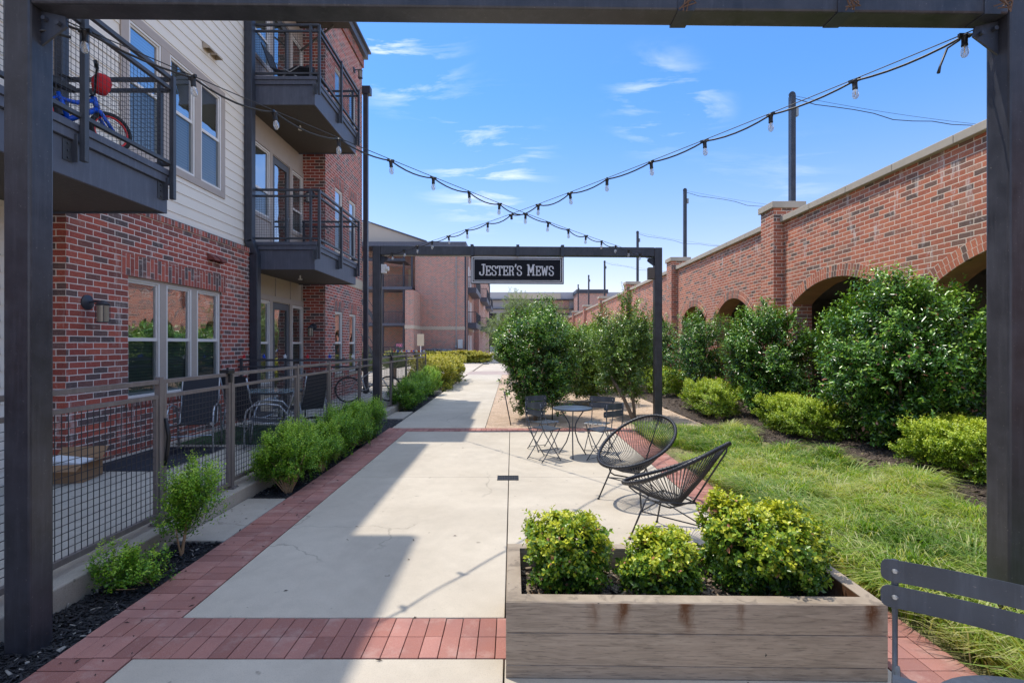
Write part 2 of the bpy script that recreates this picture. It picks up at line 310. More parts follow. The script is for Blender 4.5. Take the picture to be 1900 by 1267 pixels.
L_wispy = leaf_mat("leaf_wispy", [(0, (0.112, 0.168, 0.063)), (0.6, (0.238, 0.322, 0.126)), (1, (0.392, 0.476, 0.21))], .5, .3)
L_grass = leaf_mat("grass_blade", [(0, (.07, .19, .02)), (.3, (.19, .38, .03)), (.6, (.40, .56, .06)), (.85, (.62, .66, .16)), (1, (.80, .74, .45))], .5, .35)

def glass_pane(name, refl, tint, wav=.02):
    n = NT(name); n.t.nodes.remove(n.p)
    g = n.n('ShaderNodeBsdfGlossy'); g.inputs['Roughness'].default_value = .015; g.inputs[0].default_value = (.92, .95, 1, 1)
    tr = n.n('ShaderNodeBsdfTransparent'); tr.inputs[0].default_value = (*tint, 1)
    v = n.coord('Object'); nz = n.noise(v, 1.7, 2, .4)
    b = n.n('ShaderNodeBump'); b.inputs['Strength'].default_value = wav; b.inputs['Distance'].default_value = .35; n.l(nz, b.inputs['Height']); n.l(b.outputs[0], g.inputs['Normal'])
    lw = n.n('ShaderNodeLayerWeight'); lw.inputs[0].default_value = .35
    f = n.math('ADD', n.math('MULTIPLY', lw.outputs['Fresnel'], .55), refl, True)
    ms = n.n('ShaderNodeMixShader'); n.l(f, ms.inputs[0]); n.l(tr.outputs[0], ms.inputs[1]); n.l(g.outputs[0], ms.inputs[2]); n.l(ms.outputs[0], n.out.inputs[0])
    MATS[name] = n.m; return n.m
M_glass = glass_pane("window_glass", .48, (.75, .8, .78))
M_screen = glass_pane("window_screened", .12, (.55, .60, .62))
def blind_mat(name, col):
    n = NT(name); sep = n.n('ShaderNodeSeparateXYZ'); tc = n.n('ShaderNodeTexCoord'); n.l(tc.outputs['Object'], sep.inputs[0])
    fr = n.math('FRACT', n.math('DIVIDE', sep.outputs[2], .045)); c = n.ramp(fr, [(0, tuple(x*.35 for x in col)), (.12, tuple(x*.55 for x in col)), (.2, col), (1, tuple(x*.85 for x in col))])
    n.set(Base_Color=c, Roughness=.6); n.bump(fr, .5, .02); MATS[name] = n.m; return n.m
M_blind = blind_mat("blind_green_grey", (.20, .27, .23)); M_blind2 = blind_mat("blind_pale", (.55, .58, .56))
def bulb_mat():
    n = NT("bulb_glass"); n.t.nodes.remove(n.p)
    g = n.n('ShaderNodeBsdfGlossy'); g.inputs['Roughness'].default_value = .03
    tr = n.n('ShaderNodeBsdfTransparent'); tr.inputs[0].default_value = (.93, .95, .96, 1)
    df = n.n('ShaderNodeBsdfDiffuse'); df.inputs[0].default_value = (.8, .85, .9, 1)
    m1 = n.n('ShaderNodeMixShader'); m1.inputs[0].default_value = .25; n.l(tr.outputs[0], m1.inputs[1]); n.l(df.outputs[0], m1.inputs[2])
    lw = n.n('ShaderNodeLayerWeight'); lw.inputs[0].default_value = .35; ms = n.n('ShaderNodeMixShader'); n.l(lw.outputs['Facing'], ms.inputs[0])
    n.l(m1.outputs[0], ms.inputs[1]); n.l(g.outputs[0], ms.inputs[2]); n.l(ms.outputs[0], n.out.inputs[0]); return n.m
M_bulb = bulb_mat()

# ------------------------------------------------------------------ mesh helpers
WP = {}
class MB:
    def __init__(s): s.v = []; s.f = []; s.uvf = {}
    def quad(s, a, b, c, d, uv=None):
        i = len(s.v); s.v += [a, b, c, d]; s.f.append((i, i+1, i+2, i+3))
        if uv: s.uvf[len(s.f)-1] = uv
    def poly(s, pts):
        i = len(s.v); s.v += list(pts); s.f.append(tuple(range(i, i+len(pts))))
    def box(s, x0, x1, y0, y1, z0, z1, M=None):
        p = [(x0, y0, z0), (x1, y0, z0), (x1, y1, z0), (x0, y1, z0), (x0, y0, z1), (x1, y0, z1), (x1, y1, z1), (x0, y1, z1)]
        if M is not None: p = [tuple(M @ Vector(q)) for q in p]
        i = len(s.v); s.v += p
        s.f += [tuple(i+k for k in q) for q in ((0, 3, 2, 1), (4, 5, 6, 7), (0, 1, 5, 4), (1, 2, 6, 5), (2, 3, 7, 6), (3, 0, 4, 7))]
        return s
    def bar(s, a, b, w, h=None):
        """rectangular bar between two points"""
        a = Vector(a); b = Vector(b); d = b-a; L = d.length
        if L < 1e-6: return s
        q = d.to_track_quat('X', 'Z'); M = Matrix.Translation(a) @ q.to_matrix().to_4x4(); h = h or w
        return s.box(0, L, -w/2, w/2, -h/2, h/2, M)
    def tube(s, pts, r, n=8, cap=True, closed=False):
        pts = [Vector(p) for p in pts]; m = len(pts); rs = r if isinstance(r, (list, tuple)) else [r]*m
        i0 = len(s.v); ref = None
        for k, p in enumerate(pts):
            if closed: t = pts[(k+1) % m]-pts[k-1]
            else: t = pts[min(k+1, m-1)]-pts[max(k-1, 0)]
            t.normalize()
            if ref is None: ref = t.orthogonal().normalized()
            else:
                ref = ref - t*ref.dot(t)
                if ref.length < 1e-5: ref = t.orthogonal()
                ref.normalize()
            b = t.cross(ref)
            for j in range(n):
                a = 2*PI*j/n; s.v.append(tuple(p+(ref*math.cos(a)+b*math.sin(a))*rs[k]))
        for k in range(m if closed else m-1):
            k2 = (k+1) % m
            for j in range(n):
                a = i0+k*n+j; b2 = i0+k*n+(j+1) % n; c = i0+k2*n+(j+1) % n; d = i0+k2*n+j; s.f.append((a, b2, c, d))
        if cap and not closed:
            s.f.append(tuple(i0+j for j in range(n))[::-1]); s.f.append(tuple(i0+(m-1)*n+j for j in range(n)))
        return s
    def lathe(s, prof, cx=0, cy=0, n=20, M=None):
        i0 = len(s.v)
        for (r, z) in prof:
            for j in range(n):
                a = 2*PI*j/n; p = Vector((cx+r*math.cos(a), cy+r*math.sin(a), z)); s.v.append(tuple(M @ p if M is not None else p))
        for k in range(len(prof)-1):
            for j in range(n): s.f.append((i0+k*n+j, i0+k*n+(j+1) % n, i0+(k+1)*n+(j+1) % n, i0+(k+1)*n+j))
        s.f.append(tuple(i0+j for j in range(n))[::-1]); s.f.append(tuple(i0+(len(prof)-1)*n+j for j in range(n)))
        return s
    def build(s, name, m, parent=None, smooth=False, bevel=0, world=True, rnd=False):
        me = bpy.data.meshes.new(name); me.from_pydata([tuple(p) for p in s.v], [], s.f); me.update()
        n = len(me.polygons)
        if rnd:
            at = me.attributes.new('rnd', 'FLOAT', 'FACE'); rr = random.Random(5); vals = []
            for i in range(n):
                if i % 6 == 0: cur = rr.random()
                vals.append(cur)
            at.data.foreach_set('value', vals)
        uv = me.uv_layers.new(name='UVMap')
        for p in me.polygons:
            cu = s.uvf.get(p.index); nx, ny, nz = p.normal
            for k, li in enumerate(p.loop_indices):
                if cu: uv.data[li].uv = cu[k]
                else:
                    x, y, z = me.vertices[me.loops[li].vertex_index].co
                    uv.data[li].uv = (y, z) if abs(nx) >= abs(ny) and abs(nx) > abs(nz) else ((x, z) if abs(ny) > abs(nz) else (x, y))
        if smooth:
            for p in me.polygons: p.use_smooth = True
        me.materials.append(m)
        o = bpy.data.objects.new(name, me); C.objects.link(o)
        if smooth and smooth != 'all':
            md = o.modifiers.new('es', 'EDGE_SPLIT'); md.split_angle = R(40)
        if bevel:
            bv = o.modifiers.new('bv', 'BEVEL'); bv.width = bevel; bv.segments = 2; bv.limit_method = 'ANGLE'; bv.angle_limit = R(50)
        if parent is not None: adopt(o, parent, world)
        else: WP[o.name] = Vector((0, 0, 0))
        return o
def adopt(o, parent, world=True):
    o.parent = parent
    if world:
        o.location = -WP[parent.name]; WP[o.name] = Vector((0, 0, 0))
    else: WP[o.name] = WP.get(parent.name, Vector((0, 0, 0)))
def tag(o, label=None, cat=None, group=None, kind=None):
    if label: o['label'] = label
    if cat: o['category'] = cat
    if group: o['group'] = group
    if kind: o['kind'] = kind
    return o
def thing(name, label, cat, loc=(0, 0, 0), rz=0, group=None):
    o = bpy.data.objects.new(name, None); C.objects.link(o); o.location = loc; o.rotation_euler = (0, 0, rz); o.empty_display_size = .2
    WP[o.name] = Vector(loc); return tag(o, label, cat, group)
def copy_tree(src, loc=None, rz=None, label=None, parent=None, sc=None):
    c = src.copy(); C.objects.link(c)
    if parent is not None: c.parent = parent
    if loc is not None: c.location = loc; WP[c.name] = Vector(loc)
    if rz is not None: c.rotation_euler = (0, 0, rz)
    if sc is not None: c.scale = (sc, sc, sc)
    if label: c['label'] = label
    for ch in list(src.children): copy_tree(ch, parent=c)
    return c
def struct(mb, name, m, **k):
    o = mb.build(name, m, **k); o['kind'] = 'structure'; return o

# a sheet in the plane x=X (facing +x) or y=Y (facing -y) with rectangular openings
def sheet(mb, a0, a1, z0, z1, opens, pos, flip=False, az=None, zs=None):
    A = sorted({a0, a1, *[v for o in opens for v in o[:2] if a0 < v < a1], *((az or []))})
    Z = sorted({z0, z1, *[v for o in opens for v in o[2:4] if z0 < v < z1], *([z for z in (zs or []) if z0 < z < z1])})
    for i in range(len(A)-1):
        for j in range(len(Z)-1):
            am = (A[i]+A[i+1])/2; zm = (Z[j]+Z[j+1])/2
            if any(o[0] < am < o[1] and o[2] < zm < o[3] for o in opens): continue
            q = [pos(A[i], Z[j], zm), pos(A[i+1], Z[j], zm), pos(A[i+1], Z[j+1], zm), pos(A[i], Z[j+1], zm)]
            mb.quad(*(q[::-1] if flip else q))
def reveal_x(mb, X, y0, y1, z0, z1, depth, arch=False):
    Xi = X-depth
    mb.quad((X, y0, z0), (X, y0, z1), (Xi, y0, z1), (Xi, y0, z0)); mb.quad((X, y1, z0), (Xi, y1, z0), (Xi, y1, z1), (X, y1, z1))
    mb.quad((X, y0, z1), (X, y1, z1), (Xi, y1, z1), (Xi, y0, z1)); mb.quad((X, y0, z0), (Xi, y0, z0), (Xi, y1, z0), (X, y1, z0))

rng = np.random.default_rng(7)
def np_mesh(name, V, F, m, rnd=None, parent=None, world=True, smooth=False):
    """V (n,3) ; F (m,k) all same size"""
    me = bpy.data.meshes.new(name); k = F.shape[1]
    me.vertices.add(len(V)); me.vertices.foreach_set('co', V.astype(np.float32).ravel())
    me.loops.add(F.size); me.loops.foreach_set('vertex_index', F.astype(np.int32).ravel())
    me.polygons.add(len(F)); me.polygons.foreach_set('loop_start', np.arange(0, F.size, k, dtype=np.int32))
    try: me.polygons.foreach_set('loop_total', np.full(len(F), k, dtype=np.int32))
    except Exception: pass
    me.update(calc_edges=True)
    if rnd is not None:
        at = me.attributes.new('rnd', 'FLOAT', 'FACE'); at.data.foreach_set('value', rnd.astype(np.float32))
    me.materials.append(m)
    o = bpy.data.objects.new(name, me); C.objects.link(o)
    if parent is not None: adopt(o, parent, world)
    else: WP[o.name] = Vector((0, 0, 0))
    return o
def norm(a): return a/np.maximum(np.linalg.norm(a, axis=-1, keepdims=True), 1e-9)
def leaves_mesh(P, D, Nn, Ln, Wd):
    """kite leaves: base P, direction D, normal N"""
    D = norm(D); Sd = norm(np.cross(D, Nn)); Nn = norm(np.cross(Sd, D)); n = len(P)
    Ln = Ln[:, None]; Wd = Wd[:, None]
    v0 = P; v1 = P+D*Ln*.5+Sd*Wd*.5+Nn*Wd*.16; v2 = P+D*Ln-Nn*Ln*.10; v3 = P+D*Ln*.5-Sd*Wd*.5+Nn*Wd*.16
    V = np.stack([v0, v1, v2, v3], 1).reshape(-1, 3); b = np.arange(n)[:, None]*4
    F = np.concatenate([b+np.array([[0, 1, 2]]), b+np.array([[0, 2, 3]])], 1).reshape(-1, 3)
    return V, F
def foliage(name, c, rad, m, parent, seed, ns=400, sl=.2, nl=12, ll=.05, lw=.02, up=.4, lump=.12, p=2.0, inner=.35, gap=0.0,
            tip=.25, base_r=0.0, zmin=None, spread=.9, droop=0.0, twist=0.0, shear=0.0, clumps=0, topb=.2):
    g = np.random.default_rng(seed); c = np.array(c, float); rad = np.array(rad, float)
    d = norm(g.normal(size=(ns*3, 3)))
    crad = None
    if clumps:
        cd = norm(g.normal(size=(clumps, 3))); ci = g.integers(0, clumps, ns*3); sel = g.uniform(size=ns*3) < .8
        d = np.where(sel[:, None], norm(cd[ci]+g.normal(size=(ns*3, 3))*(1.15/math.sqrt(clumps))*.75), d); crad = np.where(sel, g.uniform(.84, 1.1, clumps)[ci], .9)
    k = norm(g.normal(size=(7, 3))); ph = g.uniform(0, 6, 7); fr = g.uniform(1.6, 4.5, 7)
    lumpv = sum(np.sin(d@k[i]*fr[i]*1.7+ph[i]) for i in range(7))/3.2
    if gap > 0:
        keep = (sum(np.sin(d@k[i]*fr[i]*3.1+ph[i]*2) for i in range(7))/3.0) > (-1+gap*1.6+g.normal(size=len(d))*.15)
        d = d[keep]; lumpv = lumpv[keep]; crad = crad[keep] if crad is not None else None
    d = d[:ns]; lumpv = lumpv[:ns]; n0 = len(d); crad = crad[:ns] if crad is not None else 1.0
    rs = 1/(np.abs(d)**p).sum(1)**(1/p)
    rho = (inner+(1-inner)*g.uniform(0, 1, n0)**.6)
    surf = d*rs[:, None]*rad*((1+lump*lumpv)*crad)[:, None]
    if shear: surf[:, 0] += shear*surf[:, 2]
    nrm = norm(d/rad)
    sd = norm(nrm*(1-up)+np.array([0, 0, 1.])*up+g.normal(size=(n0, 3))*.28)
    L = sl*g.uniform(.6, 1.25, n0)
    st = c+surf*rho[:, None]-sd*(L*.75)[:, None]
    t = np.linspace(.08, 1, nl)[None, :, None]*np.ones((n0, 1, 1))+g.normal(size=(n0, nl, 1))*.02
    bend = norm(g.normal(size=(n0, 3)))*.12
    P = st[:, None, :]+sd[:, None, :]*(L[:, None, None]*t)+bend[:, None, :]*(L[:, None, None]*t*t)
    P[:, :, 2] -= droop*(L[:, None]*t[:, :, 0]**2)
    o1 = norm(np.cross(sd, g.normal(size=(n0, 3)))); o2 = np.cross(sd, o1)
    ang = np.arange(nl)[None, :]*2.4+g.uniform(0, 6, (n0, 1))+g.normal(size=(n0, nl))*.3
    rd = o1[:, None, :]*np.cos(ang)[..., None]+o2[:, None, :]*np.sin(ang)[..., None]
    ld = norm(rd*spread+sd[:, None, :]*(1.05-spread*.5)+g.normal(size=(n0, nl, 3))*.22); ld[:, :, 2] -= twist
    ln = norm(sd[:, None, :]*.8-rd*.4+np.array([0, 0, .55])+g.normal(size=(n0, nl, 3))*.3)
    tf = t[:, :, 0]
    sz = ll*g.uniform(.65, 1.2, (n0, nl))*(1-.35*tf**3)
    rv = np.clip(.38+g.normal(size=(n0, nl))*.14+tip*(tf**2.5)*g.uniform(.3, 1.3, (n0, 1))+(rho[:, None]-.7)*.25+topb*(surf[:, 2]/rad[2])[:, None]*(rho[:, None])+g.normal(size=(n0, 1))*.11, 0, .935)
    odd = g.uniform(size=(n0, nl)) < .012; rv[odd] = 1.0
    P = P.reshape(-1, 3); ld = ld.reshape(-1, 3); ln = ln.reshape(-1, 3); sz = sz.ravel(); rv = rv.ravel()
    if zmin is not None:
        kk = P[:, 2] > zmin; P, ld, ln, sz, rv = P[kk], ld[kk], ln[kk], sz[kk], rv[kk]
    V, F = leaves_mesh(P, ld, ln, sz, sz*lw/ll)
    o = np_mesh(name, V, F, m, np.repeat(rv, 2), parent)
    return o, st, sd
def branches(name, base, targets, m, parent, r0=.02, seed=1, n=10, mid=.45):
    rr = random.Random(seed); mb = MB()
    for k in range(min(n, len(targets))):
        t = Vector(targets[rr.randrange(len(targets))]); b = Vector(base)+Vector((rr.uniform(-1, 1), rr.uniform(-1, 1), 0))*r0
        q = b.lerp(t, mid)+Vector((rr.uniform(-.05, .05), rr.uniform(-.05, .05), rr.uniform(-.05, .08)))*(t-b).length
        pts = [b+(q-b)*u*2*(1-u)+((t-b)*u*u) if False else (b*(1-u)**2+q*2*u*(1-u)+t*u*u) for u in [i/6 for i in range(7)]]
        mb.tube(pts, [r0*(1-.85*i/6)*rr.uniform(.6, 1) for i in range(7)], 5)
    return mb.build(name, m, parent, smooth='all')
#MARK_STRUCTURE
# ------------------------------------------------------------------ ground, paving, beds
def smooth(a, b, x):
    t = max(0, min(1, (x-a)/(b-a))); return t*t*(3-2*t)
def terr(x, y): return .22*smooth(3.7, 5.1, x)-.012
g = MB(); g.quad((-400, -100, -.09), (400, -100, -.09), (400, 700, -.09), (-400, 700, -.09)); struct(g, 'ground', M_plaza)
def slab(name, x0, x1, y0, y1, m, ztop=0, bevel=.008, skew=0):
    mb = MB(); mb.box(x0, x1, y0, y1, ztop-.085, ztop)
    if skew: mb.v = [(x, y+skew*(x-x0)/(x1-x0), z) for x, y, z in mb.v]
    return struct(mb, name, m, bevel=bevel)
YB, YC, YD, YE = 2.69, 3.09, 9.66, 10.06      # near band, far band
# slabs of the seating court, cast in bays with narrow joints
for nm, x0, x1, y0, y1 in (('concrete_slab', -1.99, -.045, YC+.004, 6.355), ('concrete_slab', -.037, 1.915, YC+.004, 6.355),
                           ('concrete_slab', -1.99, -.045, 6.361, YD-.004), ('concrete_slab', -.037, 1.915, 6.361, YD-.004),
                           ('concrete_slab', -1.99, -.045, -3, YB-.004), ('concrete_slab', -.037, 1.915, -3, YB-.004)):
    slab(nm, x0, x1, y0, y1, M_conc, bevel=.005)
ys = [10.07, 12.2, 14.35, 16.5, 18.7, 20.9, 23.1, 25.3, 27.5]
for a, b in zip(ys[:-1], ys[1:]): slab('path', -2.36, -.53, a, b-.006, M_conc, bevel=.006)
slab('path', -2.5, 1.5, 27.55, 31, concrete_mat("path_brown", (.40, .31, .27), (.46, .36, .31), .2, .2), bevel=.006)
slab('path', -1.9, .3, 31.05, 43.0, M_plaza, bevel=.006)
slab('courtyard', -14, -2.45, 17.85, 43, M_plaza, -.01)
slab('concrete_pad', -2.83, -2.42, 4.3, 5.48, M_kerb)
slab('concrete_pad', -2.83, -2.42, 11.35, 12.5, M_kerb)
# paver bands, every paver its own little block
def pavers(x0, x1, y0, y1, along, name, rr):
    mb = MB()
    if along == 'y':     # rows stacked along y, each of two pavers end to end in x
        n = int(round((y1-y0)/.1016)); pitch = (y1-y0)/n; hw = (x1-x0)/2
        for i in range(n):
            for j in range(2):
                dz = rr.gauss(0, .0012); q = .0022
                xj = hw*j+(rr.uniform(-.004, .004))
                mb.box(x0+hw*j+q, x0+hw*(j+1)-q, y0+i*pitch+q, y0+(i+1)*pitch-q, -.06, dz)
    else:
        n = int(round((x1-x0)/.1016)); pitch = (x1-x0)/n; hw = (y1-y0)/2
        for i in range(n):
            for j in range(2):
                dz = rr.gauss(0, .0012); q = .0022
                mb.box(x0+i*pitch+q, x0+(i+1)*pitch-q, y0+hw*j+q, y0+hw*(j+1)-q, -.06, dz)
    o = mb.build(name, M_paver, bevel=.003, rnd=True); o['kind'] = 'structure'; return o
rr = random.Random(3)
pavers(-2.41, -1.997, -3, YB, 'y', 'brick_paving', rr); pavers(-2.41, -1.997, YC, YD, 'y', 'brick_paving', rr)
pavers(1.922, 2.33, -3, YB, 'y', 'brick_paving', rr); pavers(1.922, 2.33, YC, YD, 'y', 'brick_paving', rr)
pavers(-2.41, 2.33, YB+.002, YC-.002, 'x', 'brick_paving', rr); pavers(-2.41, 2.33, YD+.002, YE-.002, 'x', 'brick_paving', rr)
s = MB(); s.box(-2.41, 2.33, -3, YE, -.08, -.055); struct(s, 'paving_base', plain('joint_sand', (.05, .04, .035), .95))
# kerb + patio floors behind the fence
k = MB(); k.box(-3.1, -2.84, -3, 17.85, -.085, .13); struct(k, 'kerb', M_kerb, bevel=.012)
for a, b in ((-3, 3.55), (3.555, 6.9), (6.905, 9.97), (9.975, 13.7), (13.705, 17.85)):
    k = MB(); k.box(-5.9, -3.104, a, b, -.085, .128); struct(k, 'patio_floor', M_conc2, bevel=.004)
# beds
def grid_bed(name, x0, x1, y0, y1, m, step, zf, amp, seed, jag=0):
    nx = max(2, int((x1-x0)/step)+1); ny = max(2, int((y1-y0)/step)+1); gg = np.random.default_rng(seed)
    X, Y = np.meshgrid(np.linspace(x0, x1, nx), np.linspace(y0, y1, ny)); Z = np.vectorize(zf)(X, Y)+gg.normal(size=X.shape)*amp
    V = np.stack([X, Y, Z], -1).reshape(-1, 3); i = (np.arange(ny-1)[:, None]*nx+np.arange(nx-1)[None, :]).ravel()
    F = np.stack([i, i+1, i+nx+1, i+nx], 1); o = np_mesh(name, V, F, m); o['kind'] = 'structure'
    o.data.polygons.foreach_set('use_smooth', np.ones(len(F), bool)); return o
grid_bed('mulch_bed', -2.838, -2.412, -3, 4.295, M_mulch, .03, lambda x, y: -.03, .006, 1)
grid_bed('mulch_bed', -2.838, -2.412, 5.485, 11.345, M_mulch, .03, lambda x, y: -.03, .006, 2)
grid_bed('mulch_bed', -3.4, -2.365, 12.505, 26.5, M_mulch, .1, lambda x, y: -.03, .006, 3)
grid_bed('planting_bed', 2.333, 6.25, -1, 10.06, M_turf, .08, terr, .01, 4)
grid_bed('planting_bed', 3.95, 6.25, 10.06, 62, M_mulchR, .15, terr, .012, 5)
grid_bed('mulch_bed', 4.15, 6.2, -1, 10.06, M_mulchR, .06, lambda x, y: terr(x, y)+.018+.02*math.sin(y*2.1)*0-max(0, (4.45+.25*math.sin(y*1.3)+.12*math.sin(y*3.7)-x))*.35, .008, 6)
grid_bed('gravel_ground', -.524, 3.95, 10.07, 60, M_gravel, .12, lambda x, y: -.012, .005, 7)
# bark chips scattered on the beds (small loose stuff)
def chips(name, n, area, m, zf, seed, sz=.035):
    gg = np.random.default_rng(seed); x = gg.uniform(area[0], area[1], n); y = area[2]+(area[3]-area[2])*gg.uniform(0, 1, n)**1.5; z = np.array([zf(a, b) for a, b in zip(x, y)])
    L = sz*gg.uniform(.4, 1.5, n); W = L*gg.uniform(.2, .5, n); a = gg.uniform(0, PI, n); tl = gg.normal(size=n)*.35; T = L*.12
    c = np.stack([x, y, z+gg.uniform(.002, .02, n)], 1); ux = np.stack([np.cos(a)*np.cos(tl), np.sin(a)*np.cos(tl), np.sin(tl)], 1); uy = np.stack([-np.sin(a), np.cos(a), gg.normal(size=n)*.3], 1); uz = np.cross(ux, uy)
    V = np.stack([c+ux*L[:, None]*i*.5+uy*W[:, None]*j*.5+uz*T[:, None]*k2*.5 for k2 in (-1, 1) for i, j in ((-1, -1), (1, -.6), (1, .6), (-1, 1))], 1).reshape(-1, 3)
    b = np.arange(n)[:, None]*8; F = np.concatenate([b+np.array([q]) for q in ((0, 3, 2, 1), (4, 5, 6, 7), (0, 1, 5, 4), (1, 2, 6, 5), (2, 3, 7, 6), (3, 0, 4, 7))], 1).reshape(-1, 4)
    o = np_mesh(name, V, F, m); o['kind'] = 'stuff'; return tag(o, None, None)
tag(chips('bark_mulch', 5200, (-2.83, -2.42, 1.6, 9.5), M_chip, lambda x, y: -.03, 11), 'black bark mulch chips in the strip beside the red pavers', 'mulch')
tag(chips('bark_mulch', 260, (-2.83, -2.42, 1.8, 8.5), plain('bark_chip_pale', (.3, .28, .25), .9), lambda x, y: -.028, 12, .03), 'pale grey wood chips scattered over the black mulch', 'mulch')
tag(chips('bark_mulch', 3000, (4.1, 6.1, 4, 14), M_chipR, lambda x, y: terr(x, y)+.015, 13, .05), 'brown bark mulch chips under the hollies along the arched wall', 'mulch')
def litter(n, seed):
    gg = np.random.default_rng(seed); x = gg.uniform(-2.4, 1.9, n); y = 1.9+8*gg.uniform(0, 1, n)**1.7
    x = np.where(gg.uniform(size=n) < .6, gg.uniform(-2.4, -2.0, n), x)
    P = np.stack([x, y, np.full(n, .004)], 1); a = gg.uniform(0, 6.3, n); D = np.stack([np.cos(a), np.sin(a), gg.uniform(0, .3, n)], 1); Nn = np.stack([gg.normal(size=n)*.3, gg.normal(size=n)*.3, np.ones(n)], 1)
    V, F = leaves_mesh(P, D, Nn, gg.uniform(.015, .045, n), gg.uniform(.005, .014, n)); return np_mesh('leaf_litter', V, F, plain('dead_leaf', (.035, .022, .018), .9))
tag(litter(110, 5), 'small dead leaves scattered over pavers and concrete', 'leaf litter', kind='stuff')
# drain
t = thing('drain_grate', 'small black slotted drain grate set in the centre joint of the concrete', 'drain', (-.05, 6.3, 0))
mb = MB(); 
for x0, x1, y0, y1 in ((-.18, .08, 6.2, 6.215), (-.18, .08, 6.395, 6.41), (-.18, -.165, 6.2, 6.41), (.065, .08, 6.2, 6.41)): mb.box(x0, x1, y0, y1, .0005, .006)
mb.build('frame', M_black, t)
mb = MB()
for i in range(11): mb.box(-.16+i*.0205, -.151+i*.0205, 6.216, 6.394, .0006, .005)
mb.build('grating', M_black, t)
mb = MB(); mb.box(-.165, .065, 6.215, 6.395, .0002, .0012); mb.build('pit', M_inside, t)

# ------------------------------------------------------------------ the apartment building on the left
XB, XR, X3, XS = -5.33, -5.53, -4.94, -5.45
FL = 3.39
apt = thing('apartment_building', 'three storey red brick and cream siding apartment block with charcoal balconies beside the patios', 'building', (-6, 6, 0))
Y0 = -3.0
wins1 = [(7.11, 7.83), (7.93, 8.6), (8.70, 9.41)]       # the triple window of the middle bay
def pos_x(X): return lambda a, z, zm: (X, a, z)
openings_g = [(7.11, 9.41, .86, 2.6)]
b = MB(); sheet(b, 6.12, 10.77, .1, 3.5, openings_g, pos_x(XB)); reveal_x(b, XB, 7.11, 9.41, .86, 2.6, .11)
b.quad((XR-.1, 6.12, .1), (XB, 6.12, .1), (XB, 6.12, 3.5), (XR-.1, 6.12, 3.5)); b.quad((XR-.1, 10.77, .1), (XR-.1, 10.77, 3.5), (XB, 10.77, 3.5), (XB, 10.77, .1))
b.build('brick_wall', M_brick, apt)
b = MB(); b.box(XS-.1, XB+.022, 6.115, 10.775, 3.5, 3.585); b.build('sill_course', brick_mat('brick_rowlock', PAL_L, (.62, .54, .5), bw=.079, rh=.3), apt)
b = MB(); b.quad((XB+.004, 6.98, 2.602), (XB+.004, 9.53, 2.602), (XB+.004, 9.53, 2.9), (XB+.004, 6.98, 2.9)); b.quad((XB+.004, 6.98, 2.602), (XB+.004, 6.98, 2.9), (XB-.05, 6.98, 2.9), (XB-.05, 6.98, 2.602)); b.quad((XB+.004, 9.53, 2.602), (XB-.05, 9.53, 2.602), (XB-.05, 9.53, 2.9), (XB+.004, 9.53, 2.9)); b.quad((XB+.004, 6.98, 2.602), (XB-.1, 6.98, 2.602), (XB-.1, 9.53, 2.602), (XB+.004, 9.53, 2.602))
b.build('lintel', M_soldier, apt)
b = MB(); b.box(XB-.1, XB+.02, 7.05, 9.47, .775, .858); b.build('window_sill', MATS['brick_rowlock'], apt)
# upper siding
def siding(y0, y1, z0, z1, X, opens, nm='siding'):
    mb = MB(); e = .178; zs = []; z = z0
    while z < z1: zs += [z, z+.004]; z += e
    def p(a, z, zm):
        i = math.floor((zm-z0)/e+1e-6); fr = min(1, max(0, (z-z0-i*e)/e)); return (X+.013*(1-fr), a, z)
    sheet(mb, y0, y1, z0, z1, opens, p, zs=zs)
    z = z0
    while z < z1:
        segs = [(y0, y1)]
        for o in opens:
            if o[2] < z < o[3]:
                segs = [q for s_ in segs for q in ((s_[0], min(s_[1], o[0])), (max(s_[0], o[1]), s_[1])) if q[1] > q[0]+.001]
        for a, c in segs: mb.quad((X, a, z), (X+.013, a, z), (X+.013, c, z), (X, c, z))
        z += e
    return mb.build(nm, M_siding, apt)
up_op = [(7.12, 9.66, 4.4, 6.36), (7.12, 9.66, 4.4+FL, 6.36+FL)]
siding(6.12, 10.77, 3.586, 10.6, XS, up_op)
for ya in (6.08, 10.69): b = MB(); b.box(XS-.05, XS+.025, ya, ya+.1, 3.586, 10.6); b.build('corner_board', M_casing, apt)
b = MB(); b.box(XS-.1, XS+.018, 6.1, 10.78, 3.586, 3.64); b.build('flashing', M_pipe, apt)

